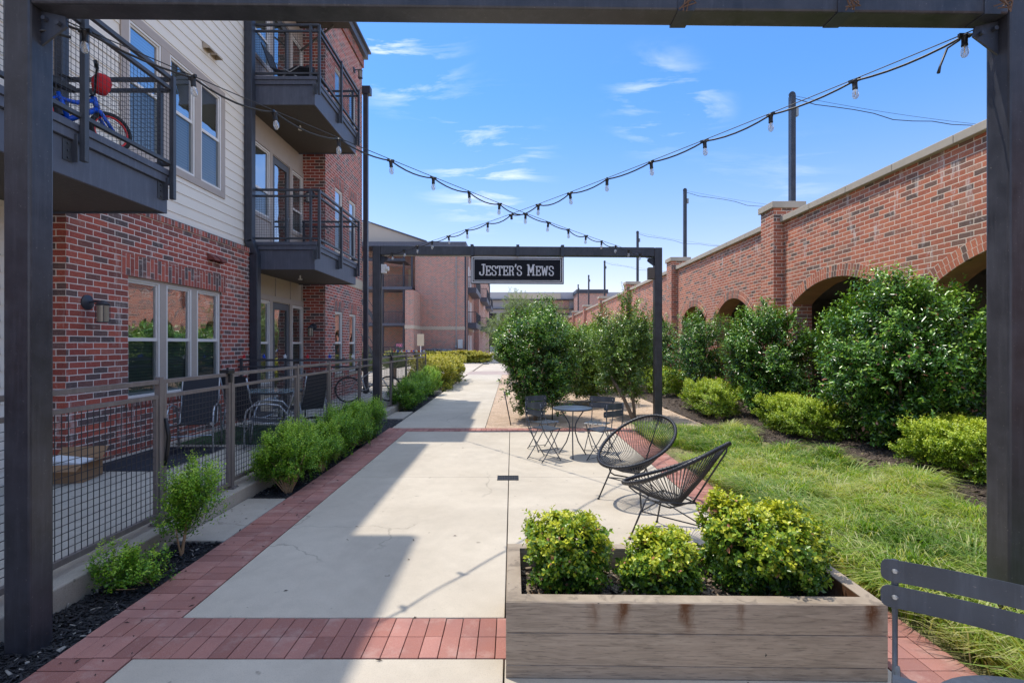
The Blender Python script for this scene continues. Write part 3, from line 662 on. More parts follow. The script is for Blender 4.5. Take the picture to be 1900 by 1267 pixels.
def window(parent, X, y0, y1, z0, z1, zr, blinds=True, depth=.06, lower_screen=True, sash=M_white, blind_drop=None):
    """double-hung window in the plane x=X; part window (> sash, pane, screen_pane, blinds)"""
    f = MB(); t = .035; xo = X+.012; xi = X-depth
    f.box(xi, xo, y0, y0+t, z0, z1); f.box(xi, xo, y1-t, y1, z0, z1); f.box(xi, xo, y0+t, y1-t, z1-t, z1); f.box(xi, xo, y0+t, y1-t, z0, z0+t)
    fr = f.build('window', sash, parent, bevel=.004)
    a, b2 = y0+t, y1-t; q = .028
    f = MB(); xs = X-.012
    f.box(xs-.03, xs, a, a+q, zr, z1-t); f.box(xs-.03, xs, b2-q, b2, zr, z1-t); f.box(xs-.03, xs, a+q, b2-q, z1-t-q, z1-t); f.box(xs-.03, xs+.004, a, b2, zr-.03, zr+.02)
    f.box(xs-.05, xs-.02, a, a+q, z0+t, zr-.03); f.box(xs-.05, xs-.02, b2-q, b2, z0+t, zr-.03); f.box(xs-.05, xs-.02, a+q, b2-q, z0+t, z0+t+q+.01)
    f.build('sash', sash, fr)
    f = MB(); f.quad((xs-.018, a+q, zr+.02), (xs-.018, b2-q, zr+.02), (xs-.018, b2-q, z1-t-q), (xs-.018, a+q, z1-t-q)); f.build('pane', M_glass, fr)
    f = MB(); f.quad((xs-.016, a, z0+t), (xs-.016, b2, z0+t), (xs-.016, b2, zr-.03), (xs-.016, a, zr-.03)); f.build('screen_pane', M_screen, fr)
    f = MB(); f.quad((xi-.015, a, z0+t), (xi-.015, b2, z0+t), (xi-.015, b2, z1-t), (xi-.015, a, z1-t)); f.build('blinds', M_blind2 if z0 > 4 else M_blind, fr)
    return fr
for (a, c) in wins1: window(apt, XB-.05, a+.02, c-.02, .88, 2.58, 1.72)
b = MB(); b.box(XB-.09, XB-.035, 7.11, 9.41, 2.56, 2.6); b.box(XB-.09, XB-.035, 7.11, 7.13, .86, 2.56); b.box(XB-.09, XB-.035, 9.39, 9.41, .86, 2.56); b.box(XB-.09, XB-.035, 7.81, 7.95, .86, 2.56); b.box(XB-.09, XB-.035, 8.58, 8.72, .86, 2.56); b.box(XB-.09, XB-.035, 7.13, 9.39, .86, .88); b.build('window_mullions', M_casing, apt)
up_w = [(7.25, 7.92), (8.12, 8.76), (8.93, 9.56)]
for k in (0, 1):
    dz = FL*k
    for a, c in up_w: window(apt, XS+.01, a, c, 4.5+dz, 6.25+dz, 5.42+dz)
    b = MB(); X0, X1 = XS-.06, XS+.03
    b.box(X0, X1, 7.1, 9.68, 6.25+dz, 6.38+dz); b.box(X0, X1, 7.1, 9.68, 4.38+dz, 4.5+dz)
    for a, c in ((7.1, 7.25), (7.92, 8.12), (8.76, 8.93), (9.56, 9.68)): b.box(X0, X1, a, c, 4.5+dz, 6.25+dz)
    b.build('window_casing', M_casing, apt, bevel=.004)
# recessed balcony bays
def bay(y0, y1, near):
    for fl in range(3):
        zf = .13 if fl == 0 else 3.72+(fl-1)*FL; zt = 3.3 if fl == 0 else 3.2+FL*fl
        zt = (3.19, 6.58, 9.9)[fl]; dz = FL*fl; ws = []
        if near == 'far':
            ws = [('w', 10.92, 11.66), ('d', 11.80, 12.72), ('w', 12.86, 13.5)]
        else: ws = [('w', 3.0, 3.7), ('d', 3.85, 4.75), ('w', 4.9, 5.5)]
        zw1 = 2.62+dz; zw0 = (.75 if fl == 0 else 4.5+(fl-1)*FL); zr = 1.68+dz*1.0
        ops = [(a, c, (zw0 if t == 'w' else zf), zw1) for t, a, c in ws]
        if near == 'far':
            b = MB(); sheet(b, y0, y1, zf-.2, zt+.3, ops, pos_x(XR)); b.build('panel_wall', M_panel if fl == 0 else M_casing, apt)
            b = MB(); X0, X1 = XR-.03, XR+.02
            b.box(X0, X1, y0, y1, zw1+.02, zw1+.14)
            if fl == 0:
                for yy in (11.2, 11.95, 12.75, 13.42): b.box(X0, X1-.004, yy, yy+.04, zw1+.14, zt)
            for t, a, c in ws:
                b.box(X0, X1-.002, a-.07, a, zw0 if t == 'w' else zf, zw1+.02); b.box(X0, X1-.002, c, c+.07, zw0 if t == 'w' else zf, zw1+.02)
                if t == 'w': b.box(X0, X1, a-.07, c+.07, zw0-.08, zw0)
            b.build('trim', M_casing, apt)
        else:
            siding(y0, y1, zf-.2, zt+.3, XR+.02, ops)
        for t, a, c in ws:
            if t == 'w': window(apt, XR, a, c, zw0, zw1, zr)
            else:
                d = MB(); X0, X1 = XR-.05, XR-.005
                d.box(X0, X1, a+.01, a+.14, zf+.02, zw1-.01); d.box(X0, X1, c-.14, c-.01, zf+.02, zw1-.01); d.box(X0, X1, a+.14, c-.14, zw1-.16, zw1-.01); d.box(X0, X1, a+.14, c-.14, zf+.02, zf+.26)
                do = d.build('door', M_doorp, apt, bevel=.004)
                d = MB(); d.quad((XR-.03, a+.14, zf+.26), (XR-.03, c-.14, zf+.26), (XR-.03, c-.14, zw1-.16), (XR-.03, a+.14, zw1-.16)); d.build('pane', M_glass, do)
                d = MB(); d.quad((XR-.048, a+.14, zf+.26), (XR-.048, c-.14, zf+.26), (XR-.048, c-.14, zw1-.16), (XR-.048, a+.14, zw1-.16)); d.build('blinds', M_blind, do)
                d = MB(); d.tube([(XR-.005, c-.07, zf+1.0), (XR+.05, c-.07, zf+1.0), (XR+.055, c-.18, zf+1.0)], .011, 8); d.lathe([(.028, 0), (.028, .012)], n=12, M=Matrix.Translation((XR-.004, c-.07, zf+1.0)) @ Matrix.Rotation(R(90), 4, 'Y')); d.build('handle', M_silver, do)
                if near == 'far' and fl == 0: pass
bay(2.6, 6.12, 'near'); bay(10.77, 13.58, 'far')
# the far brick bay
o3 = []
for fl in range(3):
    dz = FL*fl; z0, z1 = ((.8, 2.57), (4.27, 6.05), (7.66, 9.44))[fl]
    for a, c in ((14.3, 14.95), (15.55, 16.2)): o3.append((a, c, z0, z1))
b = MB(); sheet(b, 13.54, 16.86, .1, 10.75, o3, pos_x(X3))
for o in o3: reveal_x(b, X3, *o, .09)
b.quad((XR-.1, 13.54, .1), (X3, 13.54, .1), (X3, 13.54, 10.75), (XR-.1, 13.54, 10.75)); b.quad((-16, 16.86, .1), (-16, 16.86, 10.75), (X3, 16.86, 10.75), (X3, 16.86, .1))
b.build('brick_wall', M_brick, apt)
b = MB(); b.box(XR, X3+.05, 13.48, 16.92, 10.75, 11.08); b.build('brick_cornice', M_brick_dark, apt)
b = MB(); b.box(-16, X3+.16, 13.40, 17.02, 11.08, 11.3); b.box(-16, X3+.24, 13.34, 17.1, 11.3, 11.36); b.build('parapet_coping', M_fascia, apt)
b = MB(); b.box(X3-.02, X3+.02, 13.52, 16.88, 3.42, 3.7); b.build('stone_band', M_cast, apt)
for o in o3:
    window(apt, X3-.03, o[0]+.01, o[1]-.01, o[2]+.01, o[3]-.01, (o[2]+o[3])/2, sash=M_white)
    b = MB(); X_ = X3+.004; a, c = o[0]-.1, o[1]+.1
    b.quad((X_, a, o[3]), (X_, c, o[3]), (X_, c, o[3]+.3), (X_, a, o[3]+.3)); b.build('lintel', M_soldier, apt)
    b = MB(); b.box(X3-.06, X3+.02, o[0]-.05, o[1]+.05, o[2]-.08, o[2]-.002); b.build('window_sill', M_cast, apt)
# body (roof, hidden walls) : casts the block's shadow
b = MB(); b.box(-16, XR-.14, Y0, 16.85, .1, 10.7); b.build('core_wall', M_inside, apt)
b = MB(); b.box(-16.3, -4.98, 6.45, 10.72, 10.6, 10.78); b.box(-16.3, -4.98, Y0, 2.3, 10.6, 10.78); b.build('roof', M_fascia, apt)
b = MB(); b.box(-16, -4.17, 2.35, 6.5, 9.87, 10.05); b.box(-16, -4.17, 10.725, 13.36, 9.87, 10.05)
for y in (2.9, 5.9, 10.9, 13.2): b.bar((XS, y, 9.2), (-4.6, y, 9.85), .04)
b.build('canopy', M_soffit, apt)
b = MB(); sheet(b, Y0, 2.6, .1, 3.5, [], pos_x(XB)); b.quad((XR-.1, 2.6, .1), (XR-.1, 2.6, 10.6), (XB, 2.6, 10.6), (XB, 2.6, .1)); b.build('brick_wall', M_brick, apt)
siding(Y0, 2.6, 3.5, 10.6, XS, [])
# downpipes
def downpipe(x, y, zt, zb, w, jog=None):
    d = MB()
    if jog: 
        d.box(x-w/2-.11, x+w/2-.11, y-w/2, y+w/2, jog+.1, zt); d.bar((x-.11, y, jog+.14), (x, y, jog-.16), w); d.box(x-w/2, x+w/2, y-w/2, y+w/2, zb, jog-.12)
    else: d.box(x-w/2, x+w/2, y-w/2, y+w/2, zb, zt)
    return d.build('downpipe', M_pipe, apt, bevel=.012)
downpipe(-5.24, 10.45, 10.6, .13, .16, 3.62)
dp = downpipe(X3+.1, 16.95, 9.9, .0, .15)
b = MB(); b.box(X3-.02, X3+.26, 16.86, 17.1, 9.9, 10.15); b.build('rain_head', M_pipe, dp)
downpipe(-5.26, 5.98, 10.0, 3.7, .1)
# vents
def vents(y, z, X, m):
    for k in (0, .23):
        v = MB(); yy = y+k; v.poly([(X, yy, z), (X, yy+.17, z), (X, yy+.17, z+.13), (X, yy, z+.13)]); v.poly([(X, yy, z+.13), (X, yy+.17, z+.13), (X+.13, yy+.17, z+.03), (X+.13, yy, z+.03)])
        v.poly([(X, yy, z+.13), (X+.13, yy, z+.03), (X+.13, yy, z), (X, yy, z)]); v.poly([(X, yy+.17, z+.13), (X, yy+.17, z), (X+.13, yy+.17, z), (X+.13, yy+.17, z+.03)]); v.poly([(X+.13, yy, z+.03), (X+.13, yy+.17, z+.03), (X+.13, yy+.17, z), (X+.13, yy, z)])
        v.build('vent', m, apt)
vents(8.95, 3.12, XB, plain('vent_red', (.2, .06, .05), .5)); vents(9.0, 6.85, XS+.01, M_panel)
# balconies: deck part with railing sub-parts
def balcony(y0, y1, zb, zt, X1=-4.06, posts=(), near_rail=True):
    d = MB(); X0 = XR-.02
    d.box(X0, X1-.01, y0+.01, y1-.01, zb+.02, zt-.02)
    dk = d.build('balcony', M_soffit, apt)
    d = MB(); th = .03
    zl = zt-.16
    for (xa, xb, ya, yb) in ((X1-th, X1, y0, y1), (X0, X1-th, y0, y0+th), (X0, X1-th, y1-th, y1)): d.box(xa, xb, ya, yb, zb, zl)
    e = .035
    for (xa, xb, ya, yb) in ((X1-th, X1+e, y0-e, y1+e), (X0, X1-th, y0-e, y0+th), (X0, X1-th, y1-th, y1+e)): d.box(xa, xb, ya, yb, zl+.002, zt-.07)
    e = .055
    for (xa, xb, ya, yb) in ((X1-th, X1+e, y0-e, y1+e), (X0, X1-th, y0-e, y0+th), (X0, X1-th, y1-th, y1+e)): d.box(xa, xb, ya, yb, zt-.068, zt)
    d.build('fascia', M_fascia, dk, bevel=.004)
    xr = X1+.06; z1 = zt+1.1; zm = z1-.13; zl2 = zt+.1; s = .045
    for nm, z, hh in (('top_rail', z1, .045), ('mid_rail', zm, .04), ('bottom_rail', zl2, .04)):
        r = MB(); r.box(xr-s/2, xr+s/2, y0-.02, y1+.02, z-hh, z)
        r.box(X0+.1, xr-s/2, y1-.02, y1+.02, z-hh, z)
        if near_rail: r.box(X0+.1, xr-s/2, y0-.02, y0+.02, z-hh, z)
        r.build(nm, M_railb, dk, bevel=.003)
    for y in posts:
        r = MB(); r.box(xr-.002, xr+.05, y-.025, y+.025, zt-.34, z1-.002); r.box(X1-.002, xr+.002, y-.05, y-.042, zt-.36, zt-.1); 
        r.build('rail_post', M_railb, dk, bevel=.003)
        r = MB(); r.box(X1-.001, X1+.008, y-.14, y-.03, zt-.36, zt-.17); 
        for q in (zt-.2, zt-.265, zt-.33): r.lathe([(.012, 0), (.012, .01)], n=8, M=Matrix.Translation((X1+.008, y-.09, q)) @ Matrix.Rotation(R(90), 4, 'Y'))
        r.build('bracket', M_railb, dk)
    for yy in ([y0] if near_rail else [])+[y1]:
        for xa in (X0+.12, xr-.165): r = MB(); r.box(xa, xa+.045, yy-.025, yy+.025, zt, z1); r.build('rail_post', M_railb, dk)
    m = MB(); wv = .0015
    n = int((y1-y0)/.0508)
    for i in range(1, n): y = y0+(y1-y0)*i/n; m.box(xr-wv, xr+wv, y-wv, y+wv, zl2, zm-.04)
    for j in range(1, 16):
        z = zl2+(zm-.04-zl2)*j/16; m.box(xr-wv-.004, xr-.004+wv, y0, y1, z-wv, z+wv)
        for yy in ([y0] if near_rail else [])+[y1]: m.box(X0+.15, xr-.1, yy-wv, yy+wv, z-wv, z+wv)
    for yy in ([y0] if near_rail else [])+[y1]:
        nn = int((xr-X0-.2)/.0508)
        for i in range(1, nn): x = X0+.15+(xr-.12-X0-.15)*i/nn; m.box(x-wv, x+wv, yy-wv+.004, yy+wv+.004, zl2, zm-.04)
    m.build('wire_mesh', M_wire, dk)
    return dk
for k in (0, 1):
    balcony(2.9, 6.03, 3.18+k*FL, 3.68+k*FL, posts=(3.5, 4.76, 6.0))
    dk = balcony(10.54, 13.3, 3.18+k*FL, 3.74+k*FL, posts=(10.56, 11.93, 13.28))
    s_ = MB(); s_.tube([(-4.8, 11.6, 3.2+k*FL), (-4.8, 11.6, 3.12+k*FL)], .02, 8); s_.lathe([(.045, 3.10+k*FL), (.05, 3.12+k*FL)], -4.8, 11.6, 10); s_.build('sprinkler', M_white, dk)
# wall lamps
def lamp(o, n, parent):
    """o mount point, n outward unit vector"""
    o = Vector(o); n = Vector(n); q = n.to_track_quat('Z', 'Y').to_matrix().to_4x4(); Mt = Matrix.Translation(o) @ q
    b = MB(); b.lathe([(.095, 0), (.095, .014), (.06, .035), (.014, .04)], n=20, M=Mt); e = o+n*.20
    b.tube([o+n*.02, o+n*.10+Vector((0, 0, .012)), e+Vector((0, 0, .01))], .014, 8)
    lp = b.build('wall_lamp', M_pipe, parent, smooth=True)
    b = MB(); b.lathe([(.066, e.z-.04), (.075, e.z-.02), (.022, e.z+.025)], e.x, e.y, 20); b.lathe([(.073, e.z-.255), (.073, e.z-.243)], e.x, e.y, 20)
    for k in range(4): a = PI/4+k*PI/2; b.tube([(e.x+.071*math.cos(a), e.y+.071*math.sin(a), e.z-.03), (e.x+.071*math.cos(a), e.y+.071*math.sin(a), e.z-.25)], .004, 5)
    b.build('cage', M_pipe, lp, smooth=True)
    b = MB(); b.lathe([(.063, e.z-.243), (.063, e.z-.04)], e.x, e.y, 20); b.build('lamp_glass', M_glassdk, lp, smooth=True)
lamp((XB, 6.42, 2.17), (1, 0, 0), apt)
lamp((-5.25, 13.54, 2.1), (0, -1, 0), apt); lamp((-5.3, 13.54, 2.1+FL+.1), (0, -1, 0), apt); lamp((-5.3, 13.54, 2.1+2*FL), (0, -1, 0), apt)
lamp((X3, 16.0, 10.2), (1, 0, 0), apt)
#MARK_2
# ------------------------------------------------------------------ brick garage wall on the right
XW, XP = 6.2, 5.98
garage = thing('parking_garage', 'long orange red brick parking garage wall with arched openings and stone coping', 'building', (9, 12, 0))
ZT = 4.42
def arch_z(o, y, off=0):
    a, c, zs, rise = o; m = (a+c)/2; hw = (c-a)/2+off; rise2 = rise+off*.9
    Rr = (hw*hw+rise2*rise2)/(2*rise2); return zs+rise2-Rr+math.sqrt(max(0, Rr*Rr-(y-m)**2))
piers = [4.2-.0, 11.7, 19.2, 26.7, 34.9, 42.6, 50.4, 58.2]
arches = [(.85, 3.7, 2.52, .42), (4.62, 7.5, 2.52, .42), (8.42, 11.3, 2.52, .42), (13.3, 15.5, 2.48, .45), (16.4, 18.65, 2.48, .45)]
for a in (19.8, 27.3, 35.5, 43.2, 51.0): arches += [(a+.9, a+3.1, 2.48, .45), (a+4.0, a+6.3, 2.48, .45)]
def px(x, y, z): return (x, y, z)
b = MB(); M_sof = plain('soffit_orange', (.42, .22, .11), .85, noise=.35, nscale=5)
edges = sorted([-4, 62]+[v for o in arches for v in o[:2]])
for i in range(len(edges)-1):
    a, c = edges[i], edges[i+1]; o = next((q for q in arches if abs(q[0]-a) < 1e-6), None)
    if o is None: b.quad((XW, c, -.1), (XW, a, -.1), (XW, a, ZT), (XW, c, ZT))
    else:
        n = 16; sf = MB()
        for k in range(n):
            y0 = a+(c-a)*k/n; y1 = a+(c-a)*(k+1)/n; z0 = arch_z(o, y0); z1 = arch_z(o, y1)
            b.quad((XW, y1, z1), (XW, y0, z0), (XW, y0, ZT), (XW, y1, ZT))
            sf.quad((XW, y0, z0), (XW, y1, z1), (XW+.42, y1, z1), (XW+.42, y0, z0))
        sf.build('arch_soffit', M_sof, garage)
        b.quad((XW, a, -.1), (XW, a, o[2]), (XW+.42, a, o[2]), (XW+.42, a, -.1)); b.quad((XW, c, -.1), (XW+.42, c, -.1), (XW+.42, c, o[2]), (XW, c, o[2]))
b.quad((XW+.43, -4, ZT), (XW+.43, 62, ZT), (XW+.43, 62, 3.3), (XW+.43, -4, 3.3))
b.build('brick_wall', M_brickR, garage)
for o in arches:
    if o[0] > 40: continue
    r = MB(); n = 22; X_ = XW-.012
    for lay, (o0, o1, xx) in enumerate(((0.0, .11, XW-.02), (.115, .23, XW-.008))):
        m = (o[0]+o[1])/2; s_ = 0
        for k in range(n):
            def pt(u, off):
                hw = (o[1]-o[0])/2; rise = o[3]; Rr = (hw*hw+rise*rise)/(2*rise); am = math.asin(min(1, hw/Rr)); a = -am+2*am*u
                return (m+(Rr+off)*math.sin(a), o[2]+rise-Rr+(Rr+off)*math.cos(a)), Rr*2*am*u
            (ya, za), sa = pt(k/n, o0); (yb, zb_), sb = pt((k+1)/n, o0); (yc, zc), _ = pt((k+1)/n, o1); (yd, zd), _ = pt(k/n, o1)
            r.quad((xx, yb, zb_), (xx, ya, za), (xx, yd, zd), (xx, yc, zc), uv=[(.0, sb), (.0, sa), (o1-o0, sa), (o1-o0, sb)])
            r.quad((xx, ya, za), (xx, yb, zb_), (XW+.05, yb, zb_), (XW+.05, ya, za), uv=[(0, sa), (0, sb), (.1, sb), (.1, sa)])
            r.quad((xx, yd, zd), (XW+.01, yd, zd), (XW+.01, yc, zc), (xx, yc, zc), uv=[(0, sa), (.02, sa), (.02, sb), (0, sb)])
    r.build('arch_ring', M_ring, garage)
for i in range(len(piers)):
    y = piers[i]; p = MB(); p.box(XP, XW+.44, y, y+.6, -.1, 4.75); pr = p.build('pier', M_brickR, garage)
    p = MB(); p.box(XP-.05, XW+.5, y-.05, y+.65, 4.752, 4.9); p.build('pier_cap', M_cast, pr, bevel=.01)
cs = [-4]+[v for y in piers for v in (y, y+.6)]+[62]
for a, c in zip(cs[0::2], cs[1::2]):
    n = max(1, int(round((c-a)/1.22))); 
    p = MB()
    for i in range(n): p.box(XW-.085, XW+.48, a+(c-a)*i/n+.004, a+(c-a)*(i+1)/n-.004, ZT+.002, ZT+.13)
    p.build('coping', M_cast, garage, bevel=.01)
b = MB(); b.box(XW+.44, 26, -4, 62, 3.15, 3.42); b.box(25.6, 26, -4, 62, -.1, 3.15); b.box(XW+.44, 26, 61.8, 62, -.1, 3.15); b.box(XW+.44, 26, -4.2, -4, -.1, 3.15)
for y in np.arange(-2, 60, 6.5): b.box(XW+2.5, XW+12, y, y+.35, 2.75, 3.14); b.box(XW+4, XW+4.5, y, y+.4, -.1, 2.75)
b.build('deck_slab', M_garage, garage)
b = MB(); b.box(XW+.44, 25.6, -4, 61.8, -.088, -.02); b.build('garage_floor', M_garage, garage)
b = MB()
for z in (.35, .62, .9, 1.17): b.tube([(XW+.55, -4, z+.25), (XW+.55, 61, z+.25)], .012, 5)
b.build('cable_rail', M_steel, garage)

# roof-deck lamp posts and their cables
pole = thing('light_pole', '', 'light pole', (6.62, 12.1, 3.4), 0, 'steel poles along the garage roof')
pm = MB(); pm.box(-.055, .055, -.07, .07, 0, 4.1); pm.build('post', M_steel, pole, world=False, bevel=.008)
pm = MB(); pm.box(.06, .07, -.012, .012, 0, 3.9); pm.build('conduit', M_pipe, pole, world=False)
pm = MB(); pm.lathe([(.075, -.02), (.075, .02)], n=16, M=Matrix.Translation((0, 0, 4.13)) @ Matrix.Rotation(R(90), 4, 'X')); pm.box(-.06, .06, -.02, .02, 4.0, 4.13); pm.build('cap_plate', M_steel, pole, world=False)
pm = MB(); pm.box(.07, .13, -.05, .03, 3.62, 3.8); pm.build('junction_box', M_gray_box, pole, world=False)
labels = ['tallest looking steel pole rising behind the nearest stone capped brick pier', 'second steel pole along the garage roof, between the near pier and the gate',
          'third steel pole along the garage roof, seen just left of the gate post', 'fourth steel pole along the garage roof, right of the hanging sign',
          'fifth steel pole along the garage roof, in front of the distant brick tower', 'sixth and farthest steel pole on the garage roof']
for i, (y, lb) in enumerate(zip((12.1, 19.6, 27.0, 36.6, 44.2, 51.2), labels)):
    if i == 0: pole['label'] = lb; o = pole
    else: o = copy_tree(pole, (6.62, y, 3.4), 0, lb)
def span(name, label, y, z, sag, group):
    t = thing(name, label, 'cable', (6.7, y, z), 0, group); gg = random.Random(int(y)); L = 18
    for nm, r, sg, st in (('support_wire', .004, sag*.96, 0), ('power_cable', .009, sag, .22)):
        c = MB(); pts = []
        for i in range(40):
            u = i/39; dx = st*(1-u)*(1 if i < 3 else 0)
            wob = (.03*math.sin(i*2.1)+.045*math.sin(i*.9)) if nm == 'power_cable' else 0
            pts.append((6.7+L*u, y, z-(.06 if nm != 'support_wire' else 0)-4*sg*u*(1-u)-(.2*math.exp(-u*38) if nm == 'power_cable' and i else 0)+wob*min(1, u*20)))
        c.tube(pts, r, 4); c.build(nm, M_cord, t, smooth='all')
for y, z, lb in ((12.1, 7.5, 'slack black cable running right from the nearest garage pole'), (19.6, 7.5, 'slack black cable running right from the second garage pole'),
                 (27.0, 7.5, 'slack black cable running right from the third garage pole'), (36.6, 7.5, 'thin slack cable running right from the fourth garage pole')):
    span('overhead_cable', lb, y, z, .95, 'slack cables over the garage roof')

# ------------------------------------------------------------------ steel gate frames
def gate(label, LX, LY, RX, RY, pw, zb, bh, name='steel_gate', near=True):
    t = thing(name, label, 'gate frame', ((LX+RX)/2, (LY+RY)/2, 0))
    for x, y in ((LX, LY), (RX, RY)):
        p = MB(); p.box(x, x+pw, y, y+pw, -.06, zb+bh-.003); p.build('post', M_steel, t, bevel=.012)
    L = math.hypot(RX-LX-pw, RY-LY); a = math.atan2(RY-LY, RX-LX-pw)
    M = Matrix.Translation((LX+pw, LY, 0)) @ Matrix.Rotation(a, 4, 'Z')
    p = MB(); p.box(.002, L-.002, 0, pw, zb, zb+bh, M); p.build('beam', M_steel, t, bevel=.012)
    for s_, x, y in ((1, LX+pw, LY), (-1, RX, RY)):
        p = MB(); yy = y+pw*.5+(-.006)
        q = [(x, yy, zb), (x+s_*.13, yy, zb-.03), (x+s_*.14, yy, zb-.085), (x+s_*.1, yy, zb-.115), (x, yy, zb-.19)]
        q2 = [(a_, b_+.012, c_) for a_, b_, c_ in q]; p.poly(q if s_ < 0 else q[::-1]); p.poly(q2[::-1] if s_ < 0 else q2)
        for i in range(5): j = (i+1) % 5; p.quad(q[i], q[j], q2[j], q2[i])
        for ox, oz in ((.03, -.05), (.105, -.075)): p.lathe([(.012, -.012), (.012, .024)], n=8, M=Matrix.Translation((x+s_*ox, yy, zb+oz)) @ Matrix.Rotation(R(90), 4, 'X'))
        p.build('bracket', M_pipe, t)
    return t
g1 = gate('near dark steel gate frame spanning the whole picture in front of the camera', -2.735, 2.75, 2.76, 2.84, .145, 3.48, .16)
for x in (.955, 1.84, 2.66):
    p = MB(); rr = random.Random(int(x*10))
    p.box(x-.045, x+.045, 2.75+.055*(x+2.7)/5.5*1.6-.004, 2.96, 3.474, 3.70)
    p.build('strap', M_pipe, g1)
    p = MB()
    for i in range(7): a = (x+rr.uniform(-.02, .02), 2.77+rr.uniform(0, .03), 3.56+rr.uniform(-.03, .1)); p.tube([a, (a[0]+rr.uniform(-.03, .05), a[1]-.02, a[2]-.06), (x+rr.uniform(-.05, .05), 2.78, 3.47+rr.uniform(-.02, .02))], .004, 4)
    p.build('rusty_tie', M_rust, g1)
g2 = gate('far dark steel gate frame standing over the end of the seating court', -2.81, 10.3, 2.93, 10.5, .155, 3.44, .19, near=False)
p = MB(); p.box(-2.65, -2.55, 10.34, 10.44, 3.08, 3.26); p.lathe([(.05, 0), (.05, .06)], n=14, M=Matrix.Translation((-2.55, 10.36, 3.17)) @ Matrix.Rotation(R(90), 4, 'Y')); p.build('security_camera', M_white, g2, bevel=.01)
p = MB(); p.box(2.80, 2.93, 10.5, 10.62, 2.98, 3.22); p.build('junction_box', plain('box_brown', (.12, .09, .07), .6), g2, bevel=.006)
p = MB(); p.tube([(-2.645, 10.4, 3.1), (-2.64, 10.38, 2.5), (-2.64, 10.38, .1)], .012, 6); p.build('conduit', M_rail, g2)

# ------------------------------------------------------------------ hanging sign
def glyph_strokes(ch):
    w = .62
    G = {'J': [[(.55, 1), (.55, .18), (.45, .05), (.25, .05), (.12, .12), (.12, .3)], [(.35, .96), (.75, .96)]],
         'E': [[(.14, .95), (.14, .05)], [(.0, .95), (.62, .95), (.62, .75)], [(.0, .05), (.64, .05), (.64, .26)], [(.14, .5), (.46, .5)], [(.46, .6), (.46, .4)]],
         'S': [[(.58, .72), (.58, .88), (.46, .96), (.18, .96), (.08, .86), (.08, .68), (.16, .58), (.5, .44), (.6, .34), (.6, .14), (.5, .04), (.2, .04), (.08, .12), (.08, .3)]],
         'T': [[(.34, .95), (.34, .05)], [(.02, .75), (.02, .95), (.66, .95), (.66, .75)], [(.2, .05), (.48, .05)]],
         'R': [[(.14, .95), (.14, .05)], [(.0, .95), (.46, .95), (.58, .86), (.58, .62), (.46, .52), (.14, .52)], [(.44, .52), (.56, .3), (.56, .05), (.68, .05)], [(.0, .05), (.28, .05)]],
         'M': [[(.14, .95), (.14, .05)], [(.14, .95), (.42, .3), (.70, .95)], [(.70, .95), (.70, .05)], [(.0, .95), (.2, .95)], [(.64, .95), (.84, .95)], [(.02, .05), (.26, .05)], [(.58, .05), (.82, .05)]],
         'W': [[(.08, .95), (.24, .05)], [(.24, .05), (.43, .8)], [(.43, .8), (.62, .05)], [(.62, .05), (.78, .95)], [(-.04, .95), (.2, .95)], [(.66, .95), (.9, .95)]],
         "'": [[(.12, 1.0), (.12, .86), (.04, .74)]], 'F': [[(.14, .95), (.14, .05)], [(.14, .95), (.62, .95)], [(.14, .5), (.46, .5)]],
         'O': [[(.1, .5), (.1, .85), (.22, .96), (.5, .96), (.6, .85), (.6, .15), (.5, .04), (.22, .04), (.1, .15), (.1, .5)]],
         'C': [[(.6, .72), (.6, .86), (.5, .96), (.22, .96), (.1, .85), (.1, .15), (.22, .04), (.5, .04), (.6, .14), (.6, .28)]]}
    return G[ch]
ADV = {'J': .8, 'E': .78, 'S': .78, 'T': .8, 'R': .82, 'M': 1.0, 'W': 1.0, "'": .28, 'F': .75, 'O': .8, 'C': .8}
def lettering(text, width, h_big, h_small, P, U, sw=.21):
    """flat lettering made of strokes; P(u,v,d) maps sign space to the world"""
    raw = 0
    for i, ch in enumerate(text):
        big = ch.isupper() and (i == 0 or text[i-1] == ' ')
        raw += (.55 if ch == ' ' else ADV[ch.upper()]*(h_big if big else h_small)/h_big*(1 if True else 1))
    sx = width/raw; mb = MB(); u = 0; k = 0
    for i, ch in enumerate(text):
        if ch == ' ': u += .55*sx; continue
        big = ch.isupper() and (i == 0 or text[i-1] == ' '); h = h_big if big else h_small; q = h/h_big
        base = 0 if ch != "'" else h_big-h_small
        for line in glyph_strokes(ch.upper()):
            t = sw*h*.62/2
            for a, b_ in zip(line[:-1], line[1:]):
                A = Vector((u+a[0]*sx*q, base+a[1]*h, 0)); B = Vector((u+b_[0]*sx*q, base+b_[1]*h, 0)); d = (B-A).normalized(); n = Vector((-d.y, d.x, 0))
                tx = t*(1.0 if abs(d.x) < .5 else .75); e = t*.7
                A2 = A-d*e*.6; B2 = B+d*e*.6; k += 1; dep = .006+.0002*(k % 9)
                c = [A2-n*tx, B2-n*tx, B2+n*tx, A2+n*tx]
                f = [P(v.x, v.y, dep) for v in c]; g_ = [P(v.x, v.y, 0) for v in c]; mb.quad(*f)
                for m in range(4): mb.quad(g_[m], g_[(m+1) % 4], f[(m+1) % 4], f[m])
        u += ADV[ch.upper()]*sx*q
    return mb
SX0, SX1, SY, SZ0, SZ1 = -.833, 1.052, 10.33, 2.865, 3.425
sk = .065
def SP(u, v, d): return (SX0+u, SY+sk*u/1.885-d, SZ0+v)
sign = thing('hanging_sign', "long black sign with a double silver border reading Jester's Mews", 'sign', (.1, 10.35, 2.86))
